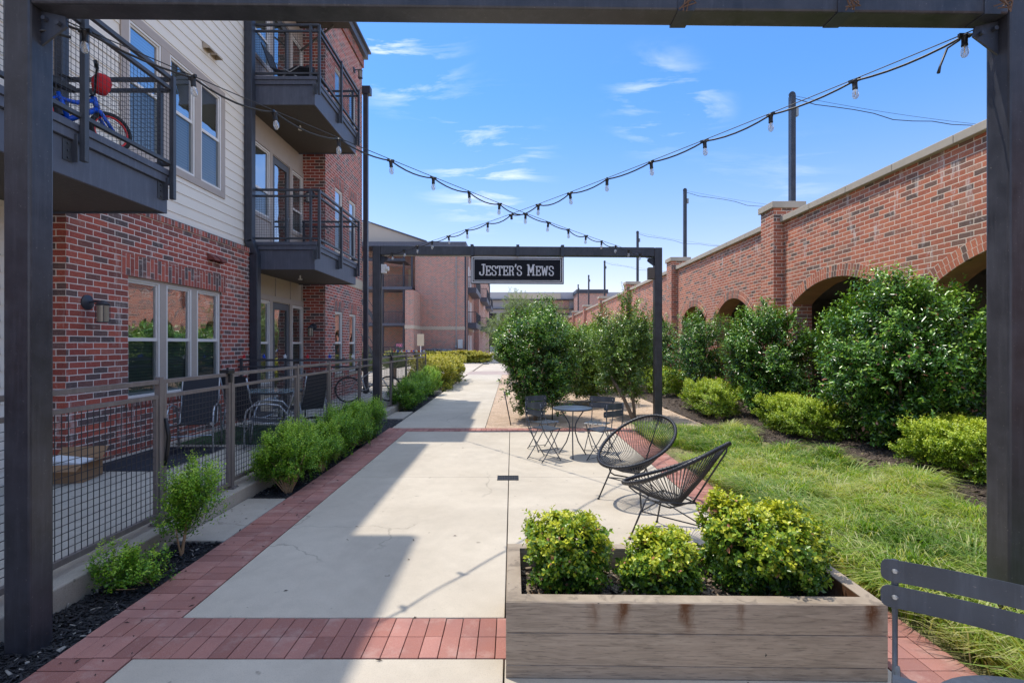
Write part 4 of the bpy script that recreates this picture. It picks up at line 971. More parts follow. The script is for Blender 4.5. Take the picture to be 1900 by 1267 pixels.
def signbox(mb, u0, u1, v0, v1, d0, d1):
    p = [SP(u, v, d) for d in (d0, d1) for u, v in ((u0, v0), (u1, v0), (u1, v1), (u0, v1))]; i = len(mb.v); mb.v += p
    mb.f += [tuple(i+k for k in q) for q in ((0, 3, 2, 1), (4, 5, 6, 7), (0, 1, 5, 4), (1, 2, 6, 5), (2, 3, 7, 6), (3, 0, 4, 7))]
M_signk = plain('sign_black', (.007, .008, .013), .6, spec=.2); M_signs = plain('sign_silver', (.62, .61, .62), .45, .2, .15)
mb = MB(); signbox(mb, 0, 1.885, 0, .56, -.05, 0); mb.build('board', M_signk, sign, bevel=.004)
mb = MB()
for i_, th in ((.016, .022), (.058, .012)):
    signbox(mb, i_, 1.885-i_, i_, i_+th, .0005, .005); signbox(mb, i_, 1.885-i_, .56-i_-th, .56-i_, .0005, .005)
    signbox(mb, i_, i_+th, i_+th, .56-i_-th, .0005, .005); signbox(mb, 1.885-i_-th, 1.885-i_, i_+th, .56-i_-th, .0005, .005)
mb.build('border', M_signs, sign)
lettering("Jester's Mews", 1.53, .228, .196, lambda u, v, d: SP(.165+u, .165+v, d), None).build('lettering', M_signs, sign)
for u in (.03, .95, 1.855): mb = MB(); mb.box(SX0+u-.03, SX0+u+.03, SY-.075+sk*u/1.885+.0, SY+.11+sk*u/1.885+.06, 3.42, 3.645); mb.build('hanger_strap', M_pipe, sign)

# ------------------------------------------------------------------ string lights
def string_lights(label, A, B, sag, first, step, n, missing=(), seed=1):
    A = Vector(A); B = Vector(B); t = thing('string_lights', label, 'string lights', tuple(A), 0, 'two crossing festoon strings between the gates'); rr = random.Random(seed)
    L = (B-A).length
    def P(s, sg=sag): u = s/L; p = A.lerp(B, u); p.z -= 4*sg*u*(1-u); return p
    w_ = MB(); w_.tube([P(L*i/40)+Vector((0, 0, .012)) for i in range(41)], .0035, 5); w_.build('support_wire', M_wire, t, smooth='all')
    c = MB(); pts = []; nodes = [0]+[first+i*step for i in range(n)]+[L]
    for a, b_ in zip(nodes[:-1], nodes[1:]):
        dr = rr.uniform(.02, .055) if b_-a > .3 else .01
        for k in range(6): u = k/6; p = P(a+(b_-a)*u); p.z -= dr*4*u*(1-u); pts.append(p)
    pts.append(P(L)); c.tube(pts, .0075, 6); c.build('cable', M_cord, t, smooth='all')
    proto = None
    for i in range(n):
        p = P(first+i*step)
        if proto is None:
            b = MB(); b.lathe([(.012, .008), (.019, .0), (.019, -.012), (.016, -.018), (.016, -.048), (.017, -.052), (.017, -.060)], n=12); b.box(-.035, .035, -.008, .008, -.008, .012)
            pr = b.build('light_bulb', M_black, t, world=False, smooth=True); pr.location = p-A; WP[pr.name] = Vector((0, 0, 0))
            b = MB(); b.lathe([(.012, -.060), (.014, -.066), (.019, -.080), (.021, -.096), (.019, -.112), (.012, -.124), (.003, -.129)], n=14)
            gl = b.build('bulb_glass', M_bulb, pr, world=False, smooth='all')
            b = MB(); b.tube([(0, 0, -.06), (0, 0, -.1)], .004, 6); b.tube([(-.008, 0, -.1), (-.004, 0, -.118), (.004, 0, -.118), (.008, 0, -.1)], .0012, 4)
            b.build('filament', plain('filament', (.7, .5, .3), .5), pr, world=False); proto = pr
        else:
            cc = proto.copy(); C.objects.link(cc); cc.parent = t; cc.location = p-A; cc.rotation_euler = (rr.uniform(-.1, .1), rr.uniform(-.1, .1), rr.uniform(0, 3))
            for ch in proto.children:
                if i in missing and 'socket' not in ch.name: continue
                d = ch.copy(); C.objects.link(d); d.parent = cc
    return t
s1 = string_lights('festoon string of clear bulbs from the near left post to the far right post', (-2.55, 2.86, 3.465), (2.88, 10.55, 3.44), .10, .13, .575, 16)
s2 = string_lights('festoon string of clear bulbs from the near right post to the far left post', (2.72, 2.93, 3.465), (-2.62, 10.42, 3.44), .10, .10, .575, 16, missing=(8,), seed=4)
mb = MB(); mb.tube([(2.64, 3.02, 3.44), (2.55, 3.0, 3.38), (2.5, 2.99, 3.27), (2.49, 2.99, 3.23)], [.006, .006, .006, .009], 6); mb.build('plug_end', M_cord, s2, smooth='all')
mb = MB(); mb.tube([(-2.62, 2.80, 3.36), (-2.57, 2.82, 3.375), (-2.5, 2.9, 3.385)], [.012, .009, .009], 6); mb.build('plug_end', M_cord, s1, smooth='all')
#MARK_3
# ------------------------------------------------------------------ patio fences and gates
FX = -2.97
ZR1, ZR2, ZR3 = 1.35, 1.222, .235
def mesh_panel(x0, y0, x1, y1, z0, z1, parent, m=None, pitch=.0508):
    mb = MB(); w = .002; L = math.hypot(x1-x0, y1-y0); n = max(2, int(L/pitch)); d = (Vector((x1, y1, 0))-Vector((x0, y0, 0)))/L; nn = Vector((-d.y, d.x, 0))
    for i in range(1, n):
        p = Vector((x0, y0, 0))+d*L*i/n
        mb.box(p.x-w, p.x+w, p.y-w, p.y+w, z0, z1)
    k = int((z1-z0)/pitch)
    for j in range(1, k):
        z = z0+(z1-z0)*j/k; a = Vector((x0, y0, z))+nn*.004; b = Vector((x1, y1, z))+nn*.004; mb.bar(a, b, .004)
    return mb.build('wire_mesh', m or M_wire, parent)
fence = thing('patio_fence', 'long charcoal wire mesh fence on the kerb between the patios and the planting strip', 'fence', (FX, 7, .13))
posts = [2.65, 4.31, 5.41, 7.07, 8.3, 9.97, 11.33, 12.55, 14.35, 16.05, 17.6]
gates = [(4.31, 5.41), (11.33, 12.55)]
for y in posts:
    p = MB(); p.box(FX-.024, FX+.024, y-.024, y+.024, .13, 1.372); p.box(FX-.06, FX+.06, y-.055, y+.055, .1315, .139)
    for sx in (-.045, .045):
        for sy in (-.04, .04): p.lathe([(.008, .139), (.008, .152)], FX+sx, y+sy, 6)
    p.build('post', M_rail, fence, bevel=.003)
for a, c in zip([1.0]+posts[:-1], posts):
    if (a, c) in gates: continue
    a2, c2 = a+.026, c-.026
    p = MB(); p.box(FX-.018, FX+.018, a2, c2, ZR1-.036, ZR1); p.build('top_rail', M_rail, fence, bevel=.002)
    p = MB(); p.box(FX-.016, FX+.016, a2, c2, ZR2-.032, ZR2); p.build('mid_rail', M_rail, fence, bevel=.002)
    p = MB(); p.box(FX-.018, FX+.018, a2, c2, ZR3-.04, ZR3); p.build('bottom_rail', M_rail, fence, bevel=.002)
    for ya in (a2+.004, c2-.03): p = MB(); p.box(FX-.014, FX+.014, ya, ya+.026, ZR3, ZR2-.033); p.build('stile', M_rail, fence)
    mesh_panel(FX, a2+.03, FX, c2-.03, ZR3, ZR2-.034, fence)
for (a, c), lb in zip(gates, ('open mesh gate leaf with latch in the patio fence beside the first concrete pad', 'mesh gate leaf in the patio fence beside the far steel gate frame')):
    gt = thing('fence_gate', lb, 'gate', (FX, a, .13)); a2, c2 = a+.035, c-.035
    p = MB()
    for z in (ZR1-.036, ZR2-.032, .17): p.box(FX-.017, FX+.017, a2+.036, c2-.036, z, z+.034)
    p.box(FX-.018, FX+.018, a2, a2+.036, .165, ZR1); p.box(FX-.018, FX+.018, c2-.036, c2, .165, ZR1); p.build('gate_leaf', M_rail, gt, bevel=.002)
    mesh_panel(FX, a2+.037, FX, c2-.037, .205, ZR2-.033, gt)
    p = MB(); p.box(FX-.05, FX+.045, c2-.09, c2+.03, ZR1-.01, ZR1+.03); p.box(FX+.02, FX+.05, c2-.06, c2-.02, ZR1-.10, ZR1-.01); p.tube([(FX, c2-.03, ZR1+.03), (FX, c2-.03, ZR1+.055)], .012, 8); p.build('latch', M_black, gt, bevel=.004)
    p = MB(); p.tube([(FX+.03, a2+.002, 1.02), (FX+.045, a2+.02, .86), (FX+.035, a2+.012, .72), (FX+.03, a2-.002, .62)], [.013, .017, .014, .011], 8); p.build('closer', M_black, gt, smooth='all')
dvs = [(3.52, 'first dark cross fence beside the near gate post between two patios'), (9.97, 'dark cross fence between the second and third patio with small painted clips on it'), (17.6, 'farthest cross fence hung with red white and blue ornaments')]
for y, lb in dvs[1:]:
    dv = thing('divider_fence', lb, 'fence', (-4.1, y, .13)); xa, xb = XB if y < 13 else -5.4, FX-.026
    if y > 13: xb = FX-.026; xa = -8.0
    for nm, z, h in (('top_rail', ZR1, .036), ('mid_rail', ZR2, .032), ('bottom_rail', ZR3, .04)): p = MB(); p.box(xa, xb, y-.018, y+.018, z-h, z); p.build(nm, M_railb, dv, bevel=.002)
    for x in ([xa+.06, -4.4] if y < 13 else [-7.9, -6.5, -5.2, -4.1]): p = MB(); p.box(x-.022, x+.022, y-.022, y+.022, .13, ZR1+.02); p.build('post', M_railb, dv)
    mesh_panel(xa, y, xb, y, ZR3, ZR2-.034, dv)
# small patriotic ornaments clipped on the cross fences
M_oblue = plain('ornament_blue', (.01, .07, .5), .4); M_owhite = plain('ornament_white', (.75, .77, .8), .4); M_ored = plain('ornament_red', (.6, .02, .03), .4)
for y, xs in ((9.97, (-5.22, -4.83, -4.42, -3.98, -3.55, -3.1)), (17.6, (-4.05, -3.92, -3.8, -3.72, -3.62, -3.55, -3.45, -3.38, -3.28, -3.2, -3.1, -3.03))):
    og = thing('light_garland', 'red white and blue star lights strung along the ' + ('dark cross fence outside the glazed door' if y < 10 else 'top rail of the farthest cross fence'), 'string lights', (xs[0], y, ZR1))
    c = MB(); c.tube([(xs[0]+(xs[-1]-xs[0])*i/20, y, ZR1+.012+.008*math.sin(i*2.3)) for i in range(21)], .003, 5); c.build('cable', M_cord, og)
    for i, x in enumerate(xs):
        b = MB(); M = Matrix.Translation((x, y-.004, ZR1+.055)); pts = [(M @ Vector((math.sin(j*PI/5)*(.042 if j % 2 == 0 else .02), 0, math.cos(j*PI/5)*(.05 if j % 2 == 0 else .022)))) for j in range(10)]
        fr = [tuple(q) for q in pts]; bk = [(q[0], q[1]+.02, q[2]) for q in fr]; b.poly(fr); b.poly(bk[::-1])
        for j in range(10): b.quad(fr[j], bk[j], bk[(j+1) % 10], fr[(j+1) % 10])
        b.build('star_light', (M_oblue, M_ored, M_owhite)[(i*2+1) % 3], og)

# ------------------------------------------------------------------ patio furniture
def sling_chair(label, loc, rz, sc=1):
    t = thing('patio_chair', label, 'chair', loc, rz, 'sling chairs on the patios')
    for s_ in (-1, 1):
        a = MB(); y = s_*.28
        a.tube([(.30, y, .01), (.30, y, .40), (.27, y, .56), (.18, y, .635), (.02, y, .65), (-.16, y, .62), (-.26, y, .5), (-.33, y, .2), (-.36, y, .01)], .014, 8); a.build('arm_frame', M_silver, t, world=False, smooth='all')
        a = MB(); a.tube([(.26, s_*.24, .40), (0, s_*.24, .36), (-.22, s_*.24, .36), (-.33, s_*.24, .7), (-.40, s_*.24, 1.0)], .012, 8); a.build('seat_rail', M_silver, t, world=False, smooth='all')
        a = MB(); a.box(.2, .26, s_*.26-.016, s_*.26+.016, .38, .42); a.build('bolt_plate', M_silver, t, world=False)
    a = MB(); P = [(.27, .40), (.1, .37), (-.1, .355), (-.23, .365), (-.29, .55), (-.36, .85), (-.405, 1.02)]
    for (x0, z0), (x1, z1) in zip(P[:-1], P[1:]):
        a.quad((x0, -.235, z0), (x0, .235, z0), (x1, .235, z1), (x1, -.235, z1)); a.quad((x0+.004, -.235, z0+.006), (x1+.004, -.235, z1+.006), (x1+.004, .235, z1+.006), (x0+.004, .235, z0+.006))
    a.build('sling', M_cushion, t, world=False)
    for xq in (-.3, .3): a = MB(); a.tube([(xq, -.28, .25), (xq, .28, .25)], .01, 6); a.build('stretcher', M_silver, t, world=False)
    return t
sling_chair('dark sling chair turned away beside the brick sill on the first patio', (-4.55, 7.35, .13), R(-70))
sling_chair('silver armed sling chair right behind the mesh fence on the second patio', (-3.65, 7.7, .13), R(200))
sling_chair('sling chair in front of the glazed door, its round silver arm above the bushes', (-3.75, 9.2, .13), R(150))
sling_chair('high backed dark sling chair standing beside the patio table', (-4.15, 8.2, .13), R(75))
t = thing('patio_table', 'low glass topped patio table between the sling chairs', 'table', (-4.35, 9.05, .13), 0)
b = MB(); b.box(-.5, .5, -.35, .35, .68, .70); b.build('table_top', plain('table_glass', (.25, .33, .36), .1), t, world=False, bevel=.005)
b = MB(); b.box(-.52, .52, -.37, .37, .655, .678); b.build('apron', M_railb, t, world=False)
for x in (-.45, .45):
    for y in (-.3, .3): b = MB(); b.tube([(x, y, 0), (x, y, .655)], .018, 8); b.build('leg', M_railb, t, world=False)
t = thing('cardboard_box', 'open brown cardboard box with papers on the patio floor beside the brick corner', 'box', (-4.98, 5.75, .13), R(12))
b = MB(); X, Y, H = .24, .19, .2
b.box(-X, X, -Y, -Y+.006, 0, H); b.box(-X, X, Y-.006, Y, 0, H); b.box(-X, -X+.006, -Y+.007, Y-.007, 0, H); b.box(X-.006, X, -Y+.007, Y-.007, 0, H); b.box(-X+.01, X-.01, -Y+.01, Y-.01, .002, .01); b.build('carton', M_card, t, world=False)
b = MB(); b.quad((-X, Y, H+.002), (X, Y, H+.002), (X, Y+.13, H+.11), (-X, Y+.13, H+.11)); b.quad((X, -Y, H+.002), (X, Y, H+.002), (X+.12, Y, H+.03), (X+.12, -Y, H+.03)); b.quad((-X, -Y, H+.002), (X, -Y, H+.002), (X, -Y-.12, H-.05), (-X, -Y-.12, H-.05)); b.build('flap', M_card, t, world=False)
b = MB(); b.box(-.2, .16, -.15, .12, H-.03, H+.03, Matrix.Rotation(.15, 4, 'Y')); b.build('paper_stack', M_paper, t, world=False)
b = MB(); b.box(-5.2, -4.2, 6.12, 7.55, .129, .135); tag(b.build('floor_mat', M_mat), 'dark navy mat lying on the patio floor below the triple window', 'mat')
b = MB(); b.box(-5.1, -3.3, 7.75, 9.6, .129, .134); tag(b.build('floor_mat', M_green_mat), 'green outdoor mat under the patio table and chairs', 'mat')

# ------------------------------------------------------------------ bicycles
def wheel(parent, c, r, tyre_m, rim_m, wd=.02, spokes=20):
    """wheel in the local x-z plane centred c"""
    c = Vector(c); b = MB(); b.tube([c+Vector((r*math.cos(a), 0, r*math.sin(a))) for a in [2*PI*i/36 for i in range(36)]], wd, 8, closed=True); wh = b.build('wheel', tyre_m, parent, world=False, smooth='all')
    b = MB(); rr_ = r-wd*.9; b.tube([c+Vector((rr_*math.cos(a), 0, rr_*math.sin(a))) for a in [2*PI*i/36 for i in range(36)]], wd*.55, 6, closed=True); b.build('rim', rim_m, wh, world=False, smooth='all')
    b = MB()
    for i in range(spokes): a = 2*PI*i/spokes; b.tube([c+Vector((0, (-1)**i*.015, 0)), c+Vector((rr_*math.cos(a), 0, rr_*math.sin(a)))], .0012, 4)
    b.tube([c+Vector((0, -.04, 0)), c+Vector((0, .04, 0))], .018, 8); b.build('spokes', M_silver, wh, world=False)
def bicycle(name, label, loc, rz, r, fr_m, rim_m, kid=False):
    t = thing(name, label, 'bicycle', loc, rz); w = r
    wb = r*3.3 if kid else r*3.0
    R0, F0 = (-wb/2, 0, r), (wb/2, 0, r); bb = (-wb*.07, 0, r*.9); st = (-wb*.2, 0, r*2.1); hd = (wb*.27, 0, r*(2.35 if kid else 2.45)); hl = (wb*.31, 0, r*(1.95 if kid else 2.0))
    tw = .022 if kid else .016
    b = MB(); b.tube([bb, st], tw, 8); b.tube([bb, hl], tw*1.2, 8)
    mid = ((st[0]+hd[0])/2, 0, (st[2]*.8+hd[2])/2-.12*r if kid else (st[2]+hd[2])/2); b.tube([(st[0]*1.0, 0, st[2]*.86), mid, hd], tw, 8); b.tube([hl, (hd[0]-.01, 0, hd[2]+.03)], tw*1.25, 8)
    for s_ in (-.035, .035): b.tube([bb, (R0[0], s_, R0[2])], tw*.6, 6); b.tube([(st[0], 0, st[2]*.9), (R0[0], s_, R0[2])], tw*.6, 6)
    b.build('frame', fr_m, t, world=False, smooth='all')
    b = MB()
    for s_ in (-.04, .04): b.tube([(hl[0]+.005, s_, hl[2]-.03), F0[:1]+(s_, F0[2])], tw*.85, 8)
    b.bar((hl[0]+.005, -.045, hl[2]-.03), (hl[0]+.005, .045, hl[2]-.03), .03); b.build('fork', fr_m, t, world=False, smooth='all')
    wheel(t, R0, r-.02, M_tyre, rim_m, .024 if kid else .018); wheel(t, F0, r-.02, M_tyre, rim_m, .024 if kid else .018)
    b = MB(); top = hd[2]+r*.55 if kid else hd[2]+.08; b.tube([(hd[0]-.01, 0, hd[2]+.02), (hd[0]-.04, 0, top-r*.15)], .012, 8)
    hw = .24 if kid else .27
    b.tube([(hd[0]-.10, -hw, top+.12 if kid else top+.02), (hd[0]-.06, -hw*.6, top+.08 if kid else top), (hd[0]-.035, -.07, top-.08 if kid else top), (hd[0]-.035, .07, top-.08 if kid else top), (hd[0]-.06, hw*.6, top+.08 if kid else top), (hd[0]-.10, hw, top+.12 if kid else top+.02)], .011, 8); b.build('handlebar', M_black, t, world=False, smooth='all')
    for s_ in (-1, 1): b = MB(); b.tube([(hd[0]-.10, s_*hw, top+.12 if kid else top+.02), (hd[0]-.15, s_*(hw+.07), top+.15 if kid else top+.02)], .018, 8); b.build('grip', M_black, t, world=False)
    b = MB(); b.tube([st, (st[0]-.02, 0, st[2]+.1*(.6 if kid else 1.2))], .012, 8); z = st[2]+.1*(.6 if kid else 1.2)
    b.poly([(st[0]+.14, -.02, z+.02), (st[0]+.14, .02, z+.02), (st[0]-.08, .085, z+.05), (st[0]-.13, .07, z+.06), (st[0]-.13, -.07, z+.06), (st[0]-.08, -.085, z+.05)]); b.poly([(st[0]+.14, -.02, z-.01), (st[0]-.08, -.07, z), (st[0]-.13, -.06, z), (st[0]-.13, .06, z), (st[0]-.08, .07, z), (st[0]+.14, .02, z-.01)])
    for (a, c) in (((.14, -.02), (.14, .02)), ((.14, .02), (-.08, .08)), ((-.08, .08), (-.13, .065)), ((-.13, .065), (-.13, -.065)), ((-.13, -.065), (-.08, -.08)), ((-.08, -.08), (.14, -.02))):
        b.quad((st[0]+a[0], a[1], z-.005), (st[0]+c[0], c[1], z-.005), (st[0]+c[0], c[1], z+.045), (st[0]+a[0], a[1], z+.045))
    b.build('saddle', M_black, t, world=False)
    b = MB(); b.lathe([(r*.28, -.008), (r*.28, .008)], n=18, M=Matrix.Translation((bb[0], .04, bb[2])) @ Matrix.Rotation(R(90), 4, 'X')); b.tube([(bb[0], .05, bb[2]), (bb[0]+r*.4, .06, bb[2]-r*.2)], .01, 6); b.bar((bb[0]+r*.4, .05, bb[2]-r*.2), (bb[0]+r*.4, .14, bb[2]-r*.2), .03); b.build('crank', M_red if kid else M_black, t, world=False)
    b = MB(); b.box(R0[0], bb[0], .03, .045, r*.75, r*1.15); 
    if kid: b.build('chain_guard', M_black, t, world=False)
    return t
kb = bicycle('kids_bicycle', 'small blue bicycle with red rims standing on the nearest balcony behind its wire mesh', (-4.38, 5.12, 3.69), R(66), .2, M_blue, M_red, kid=True)
b = MB(); b.lathe([(.02, -.10), (.06, -.09), (.08, -.03), (.085, .04), (.065, .09), (.02, .105)], n=18, M=Matrix.Translation((.24, 0, .66)) @ Matrix.Rotation(R(12), 4, 'Y')); b.build('handlebar_bag', M_redcloth, kb, world=False, smooth='all')
bicycle('bicycle', 'black road bicycle with white frame leaning behind the far left gate post', (-3.75, 13.4, .13), R(18), .34, plain('bike_white', (.6, .62, .64), .3), M_black)
# balcony lounge chair
t = thing('lounge_chair', 'black reclining lounge chair on the upper far balcony', 'chair', (-4.75, 11.2, 3.75+FL), R(0))
b = MB(); P = [(-.62, .95), (-.42, .42), (-.1, .32), (.12, .45), (.42, .42), (.62, .22)]
for (x0, z0), (x1, z1) in zip(P[:-1], P[1:]):
    b.bar((x0, -.24, z0), (x1, -.24, z1), .02); b.bar((x0, .24, z0), (x1, .24, z1), .02); b.quad((x0, -.24, z0), (x1, -.24, z1), (x1, .24, z1), (x0, .24, z0))
b.build('sling', M_cushion, t, world=False)
b = MB()
for y in (-.26, .26): b.tube([(-.5, y, 0), (.2, y, .44)], .011, 6); b.tube([(.5, y, 0), (-.3, y, .5)], .011, 6)
b.build('leg_frame', M_silver, t, world=False)

# ------------------------------------------------------------------ bistro furniture
def bistro_chair(label, loc, rz, proto=None):
    if proto: return copy_tree(proto, loc, rz, label)
    t = thing('bistro_chair', label, 'chair', loc, rz, 'slatted metal bistro chairs')
    for z0 in (.642, .739):
        b = MB(); n = 12; th = .003; h = .084
        W = .205; pts = []
        def outline():
            o = []; r = .024
            for cx, cz, a0 in ((W-r, h-r, 0), (-(W-r), h-r, 90), (-(W-r), r, 180), (W-r, r, 270)):
                for k in range(5): a = R(a0+k*22.5); o.append((cx+r*math.cos(a), cz+r*math.sin(a)))
            return o
        O = outline(); X_ = -.2+ (.0 if z0 > .7 else .006)
        f = lambda u: .018*(u/W)**2
        nn_ = 9; 
        # strips across so that the slat can bow
        us = [-W, -W+.003, -W+.008, -W+.015, -W+.024]+[-W+.024+(2*W-.048)*i/8 for i in range(1, 8)]+[W-.024, W-.015, W-.008, W-.003, W]
        def zr(u):
            r = .024; e = max(0, abs(u)-(W-r)); dd = r-math.sqrt(max(0, r*r-e*e)); return dd, h-dd
        for i in range(16):
            a0, a1 = zr(us[i]); c0, c1 = zr(us[i+1]); xa, xc = X_+f(us[i]), X_+f(us[i+1])
            b.quad((xa, us[i], z0+a0), (xc, us[i+1], z0+c0), (xc, us[i+1], z0+c1), (xa, us[i], z0+a1)); b.quad((xa-th, us[i], z0+a0), (xa-th, us[i], z0+a1), (xc-th, us[i+1], z0+c1), (xc-th, us[i+1], z0+c0))
            b.quad((xa, us[i], z0+a1), (xc, us[i+1], z0+c1), (xc-th, us[i+1], z0+c1), (xa-th, us[i], z0+a1)); b.quad((xa, us[i], z0+a0), (xa-th, us[i], z0+a0), (xc-th, us[i+1], z0+c0), (xc, us[i+1], z0+c0))
        b.build('backrest', M_chair, t, world=False)
        for s_ in (-1, 1):
            b = MB(); b.lathe([(.0075, -.006), (.009, 0), (.006, .005), (.003, .006)], n=10, M=Matrix.Translation((X_-.003+.012, s_*.168, z0+.042)) @ Matrix.Rotation(R(-90), 4, 'Y')); b.lathe([(.0075, -.002), (.009, .002), (.006, .012)], n=10, M=Matrix.Translation((X_+.012, s_*.168, z0+.042)) @ Matrix.Rotation(R(90), 4, 'Y'))
            b.build('rivet', M_silver, t, world=False)
    for s_ in (-1, 1):
        y = s_*.168
        b = MB(); b.tube([(-.203, y, .82), (-.201, y, .74), (-.198, y, .655), (-.198, y, .6), (-.185, y, .52), (-.15, y, .44), (-.05, y*1.03, .28), (.10, y*1.08, .08), (.155, y*1.1, .0)], [.010, .010, .010, .0075, .0075, .0075, .0075, .0075, .0075], 8); b.build('leg', M_chair, t, world=False, smooth='all')
        b = MB(); b.tube([(.16, y*.93, .445), (.03, y*.95, .25), (-.13, y*.98, .05), (-.18, y*.98, .0)], .0075, 8); b.build('leg', M_chair, t, world=False, smooth='all')
        b = MB(); b.tube([(-.15, y*.96, .436), (.0, y*.94, .436), (.17, y*.94, .446)], .007, 6); b.build('seat_frame', M_chair, t, world=False)
    b = MB(); b.tube([(.135, -.18, .025), (.135, .18, .025)], .005, 6); b.build('stretcher', M_chair, t, world=False); b = MB(); b.tube([(-.16, -.165, .03), (-.16, .165, .03)], .005, 6); b.build('stretcher', M_chair, t, world=False); b = MB(); b.tube([(-.06, -.16, .432), (-.06, .16, .432)], .006, 6); b.build('stretcher', M_chair, t, world=False)
    for i in range(5):
        b = MB(); y = -.144+i*.072; w_ = .029; prof = [(-.07, .442), (-.04, .44), (0, .442), (.10, .447), (.165, .452), (.19, .445), (.2, .435)]
        for (x0, z0), (x1, z1) in zip(prof[:-1], prof[1:]): b.box(0, 1, 0, 1, 0, 1, Matrix(((x1-x0, 0, 0, x0), (0, 2*w_, 0, y-w_), (z1-z0, 0, .003, z0), (0, 0, 0, 1))))
        b.build('seat_slat', M_chair, t, world=False)
    return t
ch = bistro_chair('front left bistro chair at the round cafe table, its back towards the building', (.46, 7.33, 0), R(36))
bistro_chair('front right bistro chair at the round cafe table, beside the string armchairs', (1.30, 7.24, 0), R(128), ch)
bistro_chair('rear left bistro chair at the round cafe table, near the thin tree stake', (.48, 8.02, 0), R(-58), ch)
bistro_chair('rear right bistro chair at the round cafe table, in front of the leaning trunk', (1.34, 7.9, 0), R(-116), ch)
nc_ = bistro_chair('large bistro chair in the bottom right corner, beside the concrete planter', (1.515, 1.69, 0), R(-127), ch); nc_.scale = (1, 1.2, 1)
def bistro_table(label, loc, proto=None, rz=0):
    if proto: return copy_tree(proto, loc, rz, label)
    t = thing('bistro_table', label, 'table', loc, rz, 'round metal bistro tables')
    b = MB(); b.lathe([(.284, .688), (.29, .69), (.292, .70), (.29, .71), (.284, .7125), (.02, .7125)], n=48); b.build('table_top', M_chair, t, world=False, smooth=True)
    for k in range(3):
        a = R(-95+k*120); c_, s_ = math.cos(a), math.sin(a)
        b = MB(); prof = [(.215, .687), (.19, .65), (.12, .57), (.06, .48), (.045, .42), (.05, .34), (.10, .2), (.18, .08), (.235, .0)]
        b.tube([(r*c_, r*s_, z) for r, z in prof], .009, 8); b.build('leg', M_chair, t, world=False, smooth='all')
    b = MB(); b.tube([(.055*math.cos(x), .055*math.sin(x), .42) for x in [2*PI*i/16 for i in range(16)]], .005, 6, closed=True); b.build('waist_ring', M_chair, t, world=False)
    return t
bt = bistro_table('round cafe table between the four bistro chairs', (.892, 7.55, 0))
bistro_table('round table edge at the bottom right corner, in front of the large chair', (1.325, 1.165, 0), bt, R(40))

# ------------------------------------------------------------------ string armchairs
def string_chair(label, loc, rz, proto=None):
    if proto: return copy_tree(proto, loc, rz, label)
    t = thing('string_chair', label, 'armchair', loc, rz, 'black string armchairs')
    n = 76; rim = []
    for i in range(n):
        a = 2*PI*i/n; u = math.cos(a); v = math.sin(a)
        x = .44*u; wv = .37*(1-.14*u) ; z = .62-.215*u+.03*(u*u-.5)-.018*v*v
        rim.append(Vector((x, wv*v, z)))
    b = MB(); b.tube(rim, .0165, 10, closed=True)
    b.build('rim', M_cord, t, world=False, smooth='all')
    b = MB()
    for i in range(n):       # cord wound round the rim reads as beads
        p = rim[i]; q = rim[(i+1) % n]; b.tube([p.lerp(q, .3), p.lerp(q, .55)], .019, 8)
    b.build('rim_winding', M_cord, t, world=False, smooth='all')
    hub = Vector((-.02, 0, .295)); b = MB()
    for i in range(n):
        a = 2*PI*i/n; h = hub+Vector((.035*math.cos(a), .035*math.sin(a), 0)); p = rim[i]
        m = p.lerp(h, .5)+Vector((0, 0, -.012)); b.tube([p, p.lerp(h, .3)+Vector((0, 0, -.012)), m+Vector((0, 0, -.008)), p.lerp(h, .8)+Vector((0, 0, -.01)), h], .0036, 5)
    b.build('cords', M_cord, t, world=False, smooth='all')
    b = MB(); b.tube([hub+Vector((.038*math.cos(a), .038*math.sin(a), 0)) for a in [2*PI*i/20 for i in range(20)]], .009, 8, closed=True); b.build('hub_ring', M_cord, t, world=False, smooth='all')
    b = MB(); b.tube([(.43, 0, .41), (.41, 0, .36), (.35, 0, .325), (.1, 0, .255), (.03, 0, .25), (-.05, 0, .285), (-.15, 0, .335)], .0075, 8); b.tube([(-.44, 0, .83), (-.435, 0, .79), (-.17, 0, .34)], .0075, 8); b.build('spine_rod', M_wire, t, world=False, smooth='all')
    b = MB(); tops = [Vector((.17, .17, .335)), Vector((.17, -.17, .335)), Vector((-.19, 0, .335))]
    b.tube([tops[0], (.05, .15, .33), (-.1, .07, .33), tops[2], (-.1, -.07, .33), (.05, -.15, .33), tops[1], (.21, 0, .335)], .0075, 8, closed=True); b.build('base_ring', M_wire, t, world=False, smooth='all')
    feet = [Vector((.27, .27, .0)), Vector((.27, -.27, .0)), Vector((-.34, 0, .0))]
    for a, f in zip(tops, feet): b = MB(); b.tube([a, f+Vector((0, 0, .004))], .008, 8); b.lathe([(.014, 0), (.014, .012)], f.x, f.y, 8); b.build('leg', M_wire, t, world=False, smooth='all')
    b = MB(); md = [a.lerp(f, .3) for a, f in zip(tops, feet)]; m2 = [a.lerp(f, .55) for a, f in zip(tops, feet)]
    b.tube([md[0], m2[2]], .0055, 6); b.tube([md[1], m2[2]], .0055, 6); b.tube([md[0], md[1]], .0055, 6); b.build('brace', M_wire, t, world=False)
    return t
sc1 = string_chair('front black string armchair with its rim seen edge on, nearest the planter', (1.375, 4.36, 0), R(140))
string_chair('rear black string armchair whose open seat faces the camera', (1.30, 5.42, 0), R(221), sc1)

